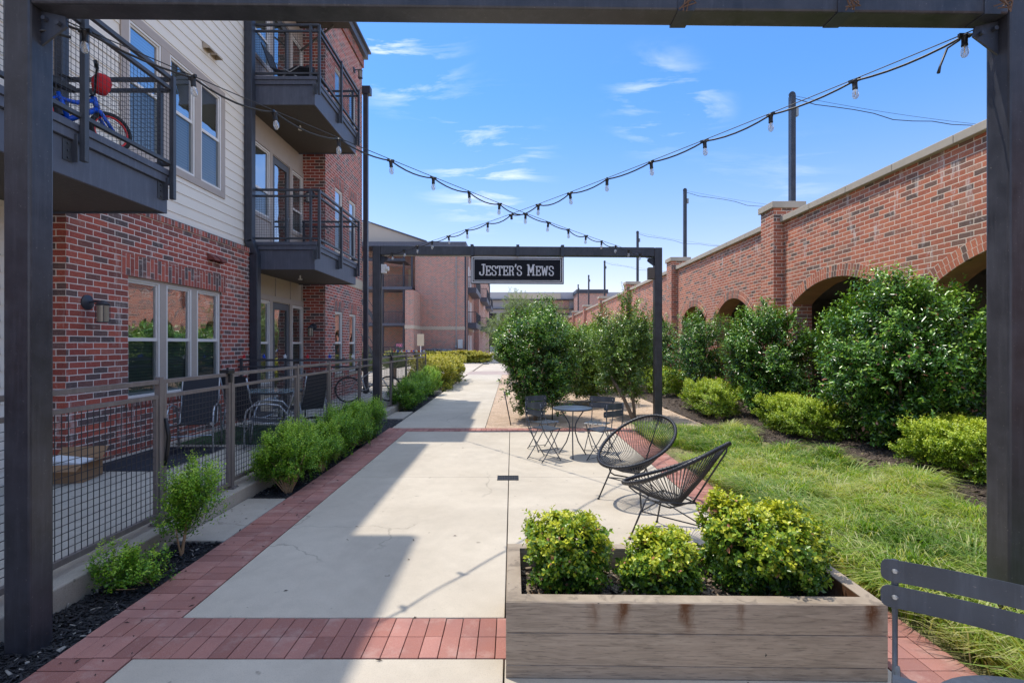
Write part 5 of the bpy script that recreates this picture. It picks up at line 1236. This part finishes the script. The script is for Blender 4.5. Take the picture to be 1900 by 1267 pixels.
# ------------------------------------------------------------------ planter
pl = thing('planter_box', 'long board formed concrete planter box with rust streaks at the front', 'planter', (.9, 2.9, 0))
px0, px1, py0, py1, ph, pt = -.03, 1.835, 2.53, 3.27, .378, .078
b = MB(); o = [(px0, py0), (px1, py0-.03), (px1, py1-.02), (px0, py1)]; i_ = [(px0+pt, py0+pt), (px1-pt, py0-.03+pt), (px1-pt, py1-.02-pt), (px0+pt, py1-pt)]
for k in range(4):
    j = (k+1) % 4; A, B, c1, d1 = o[k], o[j], i_[j], i_[k]
    zs = [.003, .064, .070, .222, .228, ph-.006]; off = [0, 0, .0, 0, 0, 0]
    nx, ny = (A[1]-B[1]), (B[0]-A[0]); l = math.hypot(nx, ny); nx, ny = nx/l, ny/l
    pr = [(.003, 0), (.062, 0), (.0655, .005), (.069, 0), (.221, 0), (.2245, .006), (.228, 0), (ph-.006, 0), (ph, .006)]
    def q(P, dd): return (P[0]+((px0+px1)/2-P[0])/abs((px0+px1)/2-P[0])*dd, P[1]+((py0+py1)/2-P[1])/abs((py0+py1)/2-P[1])*dd)
    for (z0, d0), (z1, d1_) in zip(pr[:-1], pr[1:]): b.quad((*q(A, d0), z0), (*q(B, d0), z0), (*q(B, d1_), z1), (*q(A, d1_), z1))
    b.quad((*q(A, .006), ph), (*q(B, .006), ph), (*c1, ph), (*d1, ph)); b.quad((*d1, ph), (*c1, ph), (*c1, .15), (*d1, .15))
b.build('trough', M_planter, pl)
b = MB(); n = 40
zf = lambda x, y: .245+.012*math.sin(x*17)+.01*math.sin(y*23+x*5)
for i in range(n):
    for j in range(16):
        x0 = px0+pt+(px1-px0-2*pt)*i/n; x1 = px0+pt+(px1-px0-2*pt)*(i+1)/n; y0 = py0+.05+(py1-py0-.12)*j/16; y1 = py0+.05+(py1-py0-.12)*(j+1)/16
        b.quad((x0, y0, zf(x0, y0)), (x1, y0, zf(x1, y0)), (x1, y1, zf(x1, y1)), (x0, y1, zf(x0, y1)))
b.build('soil', M_mulchR, pl)
chp = chips('straw_mulch', 900, (.07, 1.74, 2.62, 3.15), plain('straw_chip', (.26, .2, .14), .9, noise=.5, nscale=30), lambda x, y: .255, 21, .045); del chp['kind']; adopt(chp, pl)
def planter_bush(x, y, r, top, seed, label, ns):
    t = thing('planter_shrub', label, 'shrub', (x, y, .24), 0, 'yellow green shrubs in the concrete planter'); h = (top-.24)
    _, st, sd = foliage('foliage', (x, y, .24+h*.47), (r, r*.92, h*.50), L_plant, t, seed, ns=int(ns*1.7), sl=.09, nl=9, ll=.036, lw=.024, up=.35, lump=.10, p=2.5, inner=.55, tip=.22, spread=.95, droop=.15, zmin=.255, clumps=60, topb=.36)
    branches('stem', (x, y, .24), st, M_twig, t, .009, seed, 14)
planter_bush(.315, 2.93, .245, .735, 31, 'rounded yellow green shrub at the left end of the concrete planter', 760)
planter_bush(.86, 2.90, .225, .62, 32, 'smallest yellow green shrub in the middle of the concrete planter', 620)
planter_bush(1.44, 2.93, .325, .80, 33, 'largest yellow green shrub with golden top at the right end of the planter', 1150)
#MARK_4
# ------------------------------------------------------------------ plants
def boxwood(x, y, rx, ry, top, seed, label, ns, m=None, z0=-.03, base=.1, group='boxwood shrubs beside the patio fence', sl=.18, ll=.027, trunk=None, shear=0, stems=9, up=.6, lump=.16, gap=0):
    t = thing('boxwood_shrub', label, 'shrub', (x, y, z0), 0, group); h = top-z0-base
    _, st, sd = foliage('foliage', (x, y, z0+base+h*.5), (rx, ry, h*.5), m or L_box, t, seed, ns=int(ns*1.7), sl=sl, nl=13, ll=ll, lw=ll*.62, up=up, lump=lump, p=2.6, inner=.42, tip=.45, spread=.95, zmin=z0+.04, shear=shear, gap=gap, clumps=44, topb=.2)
    if trunk: branches('stem', (x+trunk[0], y+trunk[1], z0-.03), st, M_twig, t, trunk[2], seed, stems, .4)
    else: branches('stem', (x, y, z0-.03), st, M_twig, t, .012, seed, stems, .45)
    return t
boxwood(-2.61, 3.50, .22, .24, .27, 41, 'low sparse boxwood nearest the camera at the foot of the gate post', 170, L_boxd, base=.04, sl=.15, trunk=(.1, .1, .012), gap=.4, lump=.3, ll=.026, stems=5)
boxwood(-2.56, 4.10, .24, .25, .76, 42, 'small upright boxwood with bare tan stems beside the first concrete pad', 470, L_box, base=.2, sl=.2, trunk=(-.04, -.06, .017), lump=.3, gap=.25, stems=4, ll=.025, shear=.12)
boxwood(-2.62, 5.92, .38, .42, .70, 43, 'large boxwood with tan stems just past the first concrete pad', 900, L_box, base=.12, trunk=(.1, -.15, .014), stems=26)
boxwood(-2.58, 6.7, .36, .42, .71, 44, 'second large boxwood in the row behind the red pavers', 800, L_box, base=.1, trunk=(.1, 0, .014))
boxwood(-2.58, 7.5, .36, .42, .71, 45, 'third boxwood in the row, in the middle of the fence', 760, L_boxd, base=.08)
boxwood(-2.60, 8.3, .34, .42, .72, 46, 'fourth boxwood in the row, a dense one before the far gate frame', 800, L_boxd, base=.06)
boxwood(-2.58, 9.1, .36, .42, .68, 47, 'fifth boxwood in the row, at the foot of the far left gate post', 800, L_boxd, base=.05)
rowlab = ['dark green rounded boxwood first in the row beside the path', 'second boxwood in the row beside the path', 'third boxwood in the row beside the path', 'bright green boxwood last in the row beside the path, against the golden hedge']
for i, (y, mt, tp) in enumerate(((13.0, L_boxd, .8), (14.1, L_boxd, .86), (15.3, L_box, .9), (16.6, L_box, .95))):
    boxwood(-2.72, y, .42, .55, tp, 50+i, rowlab[i], 620, mt, base=.04, group='boxwood shrubs along the path', ll=.034)
def hedge(name, label, x0, x1, y0, y1, z0, z1, m, seed, ns, ll=.035, p=5.0, cat='hedge', group=None, sl=.16, tip=.45):
    t = thing(name, label, cat, ((x0+x1)/2, (y0+y1)/2, z0), 0, group)
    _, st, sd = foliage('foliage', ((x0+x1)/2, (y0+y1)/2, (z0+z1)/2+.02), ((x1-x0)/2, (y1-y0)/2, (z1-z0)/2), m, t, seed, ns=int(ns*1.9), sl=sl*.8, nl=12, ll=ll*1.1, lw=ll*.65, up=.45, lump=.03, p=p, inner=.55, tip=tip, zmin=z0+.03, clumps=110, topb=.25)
    branches('stem', ((x0+x1)/2, (y0+y1)/2, z0-.02), st, M_twig, t, .014, seed, 12, .35); return t
hedge('golden_hedge', 'golden yellow clipped hedge along the left edge of the path', -3.9, -2.1, 17.9, 24.5, 0, 1.18, L_gold, 61, 3600, .055, p=9.0, sl=.12)
hedge('low_hedge', 'long low clipped hedge across the far end of the path', -10.5, -1.85, 43.6, 45.2, 0, 1.0, L_gold, 62, 3600, .10, p=9.0, sl=.18)
hedge('low_hedge', 'dark short hedge right of the clipped hedge at the far end', -1.6, .6, 45.5, 46.8, 0, .85, L_boxd, 63, 700, .11, sl=.25)
hedge('privet_shrub', 'yellow green clipped shrub nearest the right gate post, before the big holly', 4.6, 5.5, 4.75, 6.3, .2, .80, L_hedge, 64, 1700, .03, 7.0, 'shrub', 'low clipped shrubs along the lawn')
hedge('privet_shrub', 'yellow green clipped shrub in the middle, between the two largest hollies', 4.35, 5.2, 7.55, 9.35, .17, .76, L_hedge, 65, 1700, .03, 7.0, 'shrub', 'low clipped shrubs along the lawn')
hedge('privet_shrub', 'far yellow green clipped shrub beside the gravel and the gate post', 4.05, 4.85, 10.3, 12.5, .1, .82, L_hedge, 66, 1300, .036, 7.0, 'shrub', 'low clipped shrubs along the lawn')
hedge('privet_shrub', 'bright clipped shrub seen just right of the far gate post', 4.2, 5.0, 14.2, 17.5, .1, .9, L_hedge, 67, 900, .045, 4.0, 'shrub', 'low clipped shrubs along the lawn')
def holly(x, y, r, zb, top, seed, label, ns, m=None, z0=0, ll=.062, trunk=None, group='broad leaved hollies', ry=None, lump=.2, gap=.1, p=2.2, sl=.3, nl=12, r0=.04, stems=14, extra=()):
    t = thing('holly_tree', label, 'tree', (x, y, z0), 0, group); h = top-zb
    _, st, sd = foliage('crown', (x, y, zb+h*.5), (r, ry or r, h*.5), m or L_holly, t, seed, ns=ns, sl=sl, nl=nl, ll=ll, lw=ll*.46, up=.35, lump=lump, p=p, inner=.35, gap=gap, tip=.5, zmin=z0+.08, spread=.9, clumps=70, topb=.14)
    bx, by = trunk or (x, y)
    if z0 == 0:
        hz = zb+h*.22; jx, jy = (bx+x)/2, (by+y)/2
        tb = MB(); tb.tube([(bx, by, -.05), (bx*.8+jx*.2+.01, by*.8+jy*.2, hz*.35), (bx*.4+jx*.6-.01, by*.4+jy*.6, hz*.7), (jx, jy, hz)], [r0*1.25, r0, r0*.95, r0*.85], 8)
        tk = tb.build('trunk', M_bark, t, smooth='all')
        branches('limb', (jx, jy, hz-.02), st[st[:, 2] > zb+h*.35], M_bark, tk, r0*.6, seed, stems, .45)
    else: branches('trunk', (bx, by, z0-.05), st[st[:, 2] > zb+h*.3], M_bark, t, r0, seed, stems, .45)
    for (ex, ey, ez, er, en) in extra: foliage('crown', (ex, ey, ez), (er, er, er*1.5), m or L_holly, t, seed+99, ns=en, sl=sl, nl=nl, ll=ll, lw=ll*.46, up=.6, lump=.2, inner=.2, tip=.5)
    return t
holly(5.42, 7.15, 1.02, .2, 2.72, 71, 'largest glossy holly right of the arches, beside the near gate post', 5200, z0=.2, ry=1.2, ll=.078, lump=.07, p=2.6)
holly(5.2, 10.3, .80, .2, 2.5, 72, 'second glossy holly between the arched openings', 3400, z0=.2, ry=.95, ll=.07, lump=.07, p=2.6)
holly(5.15, 14.1, .85, .2, 2.55, 73, 'holly in front of the small brick arch', 1700, z0=.2, ry=1.0, ll=.072, lump=.08, p=2.5)
holly(5.15, 17.6, .85, .2, 2.6, 74, 'narrow holly just right of the far gate post', 1000, z0=.2, ry=1.1, ll=.08)
holly(5.1, 21.4, 1.0, .2, 2.6, 75, 'holly along the wall behind the far gate post', 900, z0=.2, ll=.09)
holly(5.1, 26, 1.1, .2, 2.7, 76, 'distant holly along the wall beyond the gravel', 800, z0=.2, ll=.1)
holly(5.0, 31, 1.3, .2, 2.8, 77, 'farthest holly along the wall', 700, z0=.2, ll=.12)
holly(.56, 11.3, .92, .22, 2.42, 78, 'broad holly on the gravel left of the cafe table, with bamboo stakes', 3000, ll=.078, trunk=(.5, 11.1), lump=.2, gap=.08, r0=.035, stems=10, p=2.7, extra=((.75, 11.2, 2.35, .3, 60),))
holly(2.55, 11.6, .78, .4, 2.45, 79, 'open crowned holly on the gravel with a single straight trunk near the gate post', 1500, L_hollyl, p=2.6, ll=.075, trunk=(2.68, 11.2), lump=.2, gap=.15, r0=.035, stems=7, extra=((2.55, 11.4, 2.65, .22, 34), (2.95, 11.6, 2.2, .3, 60), (2.1, 11.9, 2.3, .25, 40)))
holly(1.85, 14.2, 1.2, .25, 2.3, 80, 'holly behind the cafe table with its trunk leaning left', 2900, L_hollyl, p=2.8, ll=.085, trunk=(2.2, 13.6), lump=.15, gap=.0, r0=.05, stems=6)
holly(3.1, 17.5, 1.4, .3, 2.4, 81, 'holly in the gravel bed behind the leaning one', 1800, L_hollyl, p=2.6, ll=.09, trunk=(3.0, 17.0), r0=.06, stems=6)
holly(1.9, 18.8, 1.3, .2, 2.4, 82, 'low holly deep in the gravel bed', 1500, L_holly, ll=.1, r0=.05)
b = MB(); b.tube([(2.62, 10.95, -.02), (2.45, 11.2, .45), (2.2, 11.5, .95)], [.045, .04, .03], 8); b.build('trunk', M_bark, bpy.data.objects['holly_tree.008'], smooth='all')
# wispy tree farther back
t = thing('willow_tree', 'feathery pale green tree rising behind the hollies at the end of the path', 'tree', (.2, 22, 0))
for k, (x, y, z, r, h) in enumerate(((-.35, 22, 2.35, .95, .9), (.35, 22.3, 3.1, 1.0, .85), (1.3, 22.5, 2.9, 1.1, .9), (.4, 22, 1.7, 1.2, .9))):
    _, st, sd = foliage('crown', (x, y, z), (r, r, h), L_wispy, t, 90+k, ns=520, sl=.7, nl=24, ll=.075, lw=.022, up=.25, lump=.3, inner=.2, tip=.2, droop=.35, spread=.8)
    branches('trunk' if k == 0 else 'limb', (.4, 22.1, 0), st, M_bark, t, .09, k, 8, .4)
# tree stakes
for x0, x1, y, z, lb in ((-.08, -.16, 9.98+.5, .68, 'thin dark stake leaning at the left side of the broad holly'), (.82, .90, 11.2, .85, 'thin dark stake on the right side of the broad holly')):
    b = MB(); b.tube([(x0+.06, y, -.03), (x1, y+.05, z)], .012, 6); tag(b.build('tree_stake', M_steel, smooth='all'), lb, 'stake')
# yucca behind the fence end
def yucca(label, x, y, z, n, L, seed):
    gg = np.random.default_rng(seed); t = thing('yucca_plant', label, 'plant', (x, y, z)); az = gg.uniform(0, 6.3, n); el = gg.uniform(.25, 1.5, n)
    D = np.stack([np.cos(az)*np.cos(el), np.sin(az)*np.cos(el), np.sin(el)], 1); Nn = np.stack([-np.cos(az)*np.sin(el), -np.sin(az)*np.sin(el), np.cos(el)], 1)
    P = np.array([[x, y, z+.45]])+D*.05; V, F = leaves_mesh(P, D, Nn, L*gg.uniform(.8, 1.1, n), np.full(n, .05)); np_mesh('leaves', V, F, leaf_mat('leaf_yucca%d' % seed, [(0, (.08, .14, .08)), (1, (.2, .28, .17))], .5, .1), np.repeat(gg.uniform(0, 1, n), 2), t)
    b = MB(); b.tube([(x, y, z-.05), (x, y, z+.5)], .08, 8); b.build('stem', M_bark, t)
yucca('spiky yucca beyond the fence, left of the far gate post', -6.1, 21.5, 0, 140, 1.0, 1)
yucca('spiky yucca beyond the fence, seen inside the far gate frame', -5.6, 24.5, 0, 140, 1.0, 2)
# lawn: long ornamental grass
def grass(name, N, x0, x1, y0, y1, seed, zf, edge, h=.26, wd=.0045, clump=.16):
    gg = np.random.default_rng(seed); nc = int((x1-x0)*(y1-y0)/(clump**2)*1.5); cx = gg.uniform(x0, x1, nc); cy = gg.uniform(y0, y1, nc)
    keep = edge(cx, cy); cx, cy = cx[keep], cy[keep]; nc = len(cx)
    ca = gg.uniform(0, 6.3, nc)*.5+2.4+np.sin(cx*2)*.8; cl = gg.uniform(.15, .75, nc); chh = h*gg.uniform(.45, 1.3, nc); cc = np.clip(gg.normal(.46, .2, nc)+.22*np.sin(cx*1.9+cy*1.3)+.14*np.sin(cy*3.1-cx*2.2), .02, .9)
    k = gg.integers(0, nc, N); rr_ = np.abs(gg.normal(0, clump*.5, N)); a0 = gg.uniform(0, 2*PI, N)
    bx = cx[k]+rr_*np.cos(a0); by = cy[k]+rr_*np.sin(a0); m = edge(bx, by) & (bx > x0); bx, by, k, a0, rr_ = bx[m], by[m], k[m], a0[m], rr_[m]; N = len(bx)
    bz = np.vectorize(zf)(bx, by)-.01
    H = chh[k]*gg.uniform(.6, 1.2, N); out = .35+gg.uniform(0, .9, N)
    lx = np.cos(a0)*out+np.cos(ca[k])*cl[k]*1.3; ly = np.sin(a0)*out+np.sin(ca[k])*cl[k]*1.3
    P0 = np.stack([bx, by, bz], 1); dirv = np.stack([lx, ly, np.zeros(N)], 1)*H[:, None]
    ts = (0, .4, .75, 1.0); hz = (0, .46, .70, .66)
    pts = [P0+dirv*(t**1.7)*.8+np.array([0, 0, 1])*(H*z)[:, None]*1.15 for t, z in zip(ts, hz)]
    side = norm(np.stack([-ly, lx, gg.normal(size=N)*.3], 1)); W = wd*gg.uniform(.7, 1.4, N)[:, None]
    V = np.stack([pts[0]-side*W*.5, pts[0]+side*W*.5, pts[1]-side*W*.5, pts[1]+side*W*.5, pts[2]-side*W*.36, pts[2]+side*W*.36, pts[3]-side*W*.05, pts[3]+side*W*.05], 1).reshape(-1, 3)
    b = np.arange(N)[:, None]*8; F = np.stack([b+np.array([q]) for q in ((0, 1, 3, 2), (2, 3, 5, 4), (4, 5, 7, 6))], 1).reshape(-1, 4)
    rv = np.clip(cc[k]+gg.normal(size=N)*.2, 0, 1); dead = gg.uniform(size=N) < .16; rv[dead] = gg.uniform(.88, 1, dead.sum())
    o = np_mesh(name, V, F, L_grass, np.repeat(rv, 3)); return o
def gedge(x, y):
    bare = (((x-2.55)**2/.06+(y-7.6)**2/.35) < 1) | (np.sin(x*5.1+y*2.3)+np.sin(y*4.3-x*1.7)+np.sin(x*9.7-y*7.9)*.6 >2.05)
    return (x < 4.25+.22*np.sin(y*1.3)+.1*np.sin(y*3.7)) & (y < 9.75+.2*np.sin(x*3)) & ~bare
tag(grass('grass', 42000, 2.36, 4.5, 5.4, 9.95, 101, terr, gedge, .19, .0075, .2), 'long arching yellow green grass of the far half of the lawn', 'grass', kind='stuff')
tag(grass('grass', 80000, 2.36, 4.6, 1.6, 5.5, 102, terr, gedge, .24, .0068, .17), 'long arching yellow green grass of the near half of the lawn', 'grass', kind='stuff')

# ------------------------------------------------------------------ the buildings at the far end
fb = thing('apartment_building', 'distant three storey brick apartment building with open stair galleries at the end of the court', 'building', (-8, 50, 0))
YF = 47
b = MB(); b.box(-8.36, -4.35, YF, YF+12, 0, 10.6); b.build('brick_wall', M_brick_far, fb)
b = MB(); b.box(-9.09, -8.365, 43.5, YF+3, 0, 6.23); b.box(-8.9, -8.37, YF-.01, YF+3, 6.23, 10.6); b.build('stair_tower', M_brick_far, fb)
b = MB(); b.box(-8.36, -4.33, YF-.03, YF-.002, 2.93, 3.24); b.box(-9.12, -8.33, 43.47, 43.498, 2.93, 3.24); b.box(-8.363, -8.33, 43.5, YF-.03, 2.93, 3.24); b.box(-4.348, -4.32, YF-.02, 59, 2.93, 3.24); b.build('stone_band', M_cast, fb)
b = MB(); b.box(-16.2, -4.2, YF-.15, YF+12, 10.601, 11.0); b.box(-3.75, -3.6, 58, 84, 10.9, 11.4); b.build('parapet_coping', M_fascia, fb)
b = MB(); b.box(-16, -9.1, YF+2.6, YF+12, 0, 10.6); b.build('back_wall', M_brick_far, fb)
for i, z in enumerate((.1, 3.3, 6.6)):
    b = MB(); b.box(-14.5, -9.1, YF-.5, YF+2.6, z, z+.25); g_ = b.build('gallery', M_fascia, fb)
    b = MB()
    if i >= 0:
        b.box(-14.5, -9.12, YF-.48, YF-.44, z+1.25, z+1.3); 
        for x in np.arange(-14.5, -9.15, .13): b.box(x, x+.02, YF-.47, YF-.45, z+.26, z+1.25)
    b.build('railing', M_railb, g_)
b = MB()
for x in (-14, -11.85, -9.95, -9.2): b.box(x, x+.16, YF-.4, YF-.25, 0, 9.6)
b.build('gallery_post', M_pipe, fb)
b = MB(); b.quad((-14.5, YF-.9, 9.7), (-9.6, YF-.9, 9.1), (-9.6, YF+2, 9.1), (-14.5, YF+2, 9.7)); b.box(-14.5, -9.6, YF-.92, YF-.9, 9.1, 9.35); b.build('gallery_roof', M_pipe, fb)
b = MB()
for z0, z1 in ((.3, 3.4), (3.6, 6.7)): b.bar((-14.3, YF-.8, z1), (-12.3, YF-.8, z0), .1, .3); b.bar((-14.3, YF-.8, z1+1), (-12.3, YF-.8, z0+1), .06)
b.build('stair_flight', M_railb, fb)
for z in (.35, 3.55, 6.85):
    b = MB(); b.box(-10.0, -9.65, YF+2.5, YF+2.59, z, z+2.0); b.build('door', plain('door_cream%d' % int(z), (.5, .42, .3), .6), fb)
b = MB(); b.poly([(-17, YF+1, 10.9), (-4.6, YF+1, 10.9), (-8.2, YF+1, 11.25), (-13.3, YF+1, 12.95), (-17, YF+1, 13.6)]); b.poly([(-4.6, YF+1.2, 10.9), (-17, YF+1.2, 10.9), (-17, YF+1.2, 13.6), (-13.3, YF+1.2, 12.95), (-8.2, YF+1.2, 11.25)])
b.build('gable_wall', siding_mat("siding_tan", (.48, .43, .36)), fb)
b = MB(); b.bar((-8.0, YF+.95, 11.25), (-13.4, YF+.95, 13.05), .2, .1); b.bar((-13.4, YF+.95, 13.05), (-17, YF+.95, 13.75), .2, .1); b.quad((-8.0, YF+.95, 11.28), (-8, YF+12, 11.28), (-13.4, YF+12, 13.1), (-13.4, YF+.95, 13.1)); b.build('roof', M_fascia, fb)
# side facade with balconies
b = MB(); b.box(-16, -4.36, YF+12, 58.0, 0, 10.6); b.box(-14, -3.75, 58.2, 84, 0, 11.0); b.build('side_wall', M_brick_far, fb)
b = MB(); b.box(-4.36, -4.20, YF-.01, YF+.14, 0, 10.3); b.box(-4.12, -4.05, YF+.5, YF+.6, 0, 10); b.box(-3.74, -3.6, 83.6, 84, 0, 11); b.build('downpipe', M_pipe, fb)
b = MB(); b.box(-4.34, -4.14, YF+.05, YF+.9, 0, 10.4); b.build('corner_pier', M_brick_far, fb)
for i, z in enumerate((3.2, 6.6)):
    for (y0, y1, x1) in ((49.5, 56.5, -3.45), (60, 67, -2.95), (72, 79, -2.95)):
        b = MB(); b.box(-4.4, x1, y0, y1, z, z+.5); g_ = b.build('balcony', M_fascia, fb)
        b = MB(); b.box(-4.3, x1, y0, y0+.03, z+1.5, z+1.56); b.box(x1-.03, x1, y0, y1, z+1.5, z+1.56)
        for x in np.arange(-4.3, x1, .12): b.box(x, x+.02, y0, y0+.02, z+.5, z+1.5)
        for y in np.arange(y0, y1, .2): b.box(x1-.02, x1, y, y+.03, z+.5, z+1.5)
        b.build('railing', M_railb, g_)
for z in (.3, 3.75, 7.1):
    for y in (50.2, 53.0):
        b = MB(); b.box(-4.345, -4.30, y, y+1.3, z, z+2.2); b.build('window', M_white, fb)
# electric gear on the far wall
b = MB(); b.tube([(-5.12, YF-.05, .6), (-5.12, YF-.05, 10.5)], .04, 8); b.build('conduit', M_gray_box, fb)
b = MB(); b.box(-4.95, -4.52, YF-.22, YF-.002, 1.25, 2.05); b.build('meter_cabinet', plain('cabinet_pale', (.55, .57, .57), .5), fb)
b = MB(); b.box(-5.22, -5.05, YF-.16, YF-.002, 1.3, 1.5); b.build('junction_box', M_gray_box, fb)
for x0, x1 in ((-7.9, -6.95), (-6.9, -6.45), (-6.4, -5.95), (-5.9, -5.45), (-5.4, -4.85)):
    b = MB(); b.box(x0, x1, YF-.3, YF-.002, .35, 1.2-(.2 if x0 > -5.45 else 0)); mb_ = b.build('meter_bank', M_gray_box, fb)
    b = MB()
    for x in np.arange(x0+.12, x1-.1, .2):
        for z in (.6, .85, 1.05)[:2 if x0 > -6 else 3]: b.lathe([(.07, 0), (.06, .08), (.01, .09)], n=10, M=Matrix.Translation((x, YF-.3, z)) @ Matrix.Rotation(R(90), 4, 'X'))
    b.build('meter', M_black if int(x0*2) % 2 else M_silver, mb_)
t = thing('notice_sign', 'small blank tan sign plate on a post in front of the distant brick wall', 'sign', (-7.3, 41.5, 0))
b = MB(); b.tube([(-9.0+1.6, 41.5, -.05), (-7.4, 41.5, 2.45)], .04, 6); b.build('post', M_white, t)
b = MB(); b.box(-7.68, -7.12, 41.43, 41.455, 1.5, 2.45); b.build('plate', plain('plate_tan', (.5, .42, .3), .6), t, bevel=.01)
t = thing('fire_sign', 'low dark sign reading FOC in pink letters below the stair galleries', 'sign', (-9.4, 42.3, 0))
b = MB(); b.box(-9.62, -8.95, 42.3, 42.33, 1.22, 1.72); b.build('board', M_pipe, t)
b = MB(); b.box(-9.55, -9.5, 42.335, 42.37, -.05, 1.3); b.box(-9.05, -9.0, 42.335, 42.37, -.05, 1.3); b.build('post', M_gray_box, t)
lettering('FOC', .5, .22, .22, lambda u, v, d: (-9.54+u, 42.298-d, 1.42+v), None, .3).build('lettering', plain('letter_pink', (.75, .2, .32), .5), t)
# long grey building across the end
bb = thing('office_building', 'long low grey and tan building closing the far end of the view', 'building', (5, 112, 0))
b = MB(); b.box(-30, 30, 112, 130, 0, 11.4); b.build('wall', plain('wall_grey', (.33, .32, .33), .7, noise=.08, nscale=.5), bb)
b = MB(); b.box(-30, 30, 111.6, 130, 11.4, 12.9); b.build('roof_parapet', plain('parapet_light', (.42, .42, .44), .6, noise=.05, nscale=.5), bb)
b = MB(); b.box(-.8, 10.6, 111.3, 111.59, 11.4, 12.6); b.build('fascia_panel', plain('panel_cream', (.52, .45, .35), .6), bb)
b = MB(); b.box(-30, 30, 111.2, 111.98, 11.2, 11.4); b.box(-30, 30, 111.2, 111.98, 9.2, 9.35); b.build('cornice', M_pipe, bb)
b = MB()
for x in np.arange(-9, 22, 3.2): b.box(x, x+2.4, 111.96, 111.99, 5.6, 8.4); b.box(x, x+2.4, 111.96, 111.99, 1.2, 4.2)
b.build('window_band', M_glassdk if False else plain('far_window', (.02, .022, .03), .1), bb)
b = MB(); b.box(8.5, 12.5, 111.9, 111.995, 8.5, 11.15); b.build('brick_panel', M_brick_far, bb)
b = MB(); b.box(13.4, 19.5, 105, 111, 0, 12.0); b.build('brick_tower', M_brick_far, bb); b = MB(); b.box(13.2, 19.7, 104.8, 111.1, 12.002, 12.8); b.build('tower_parapet', M_pipe, bb)
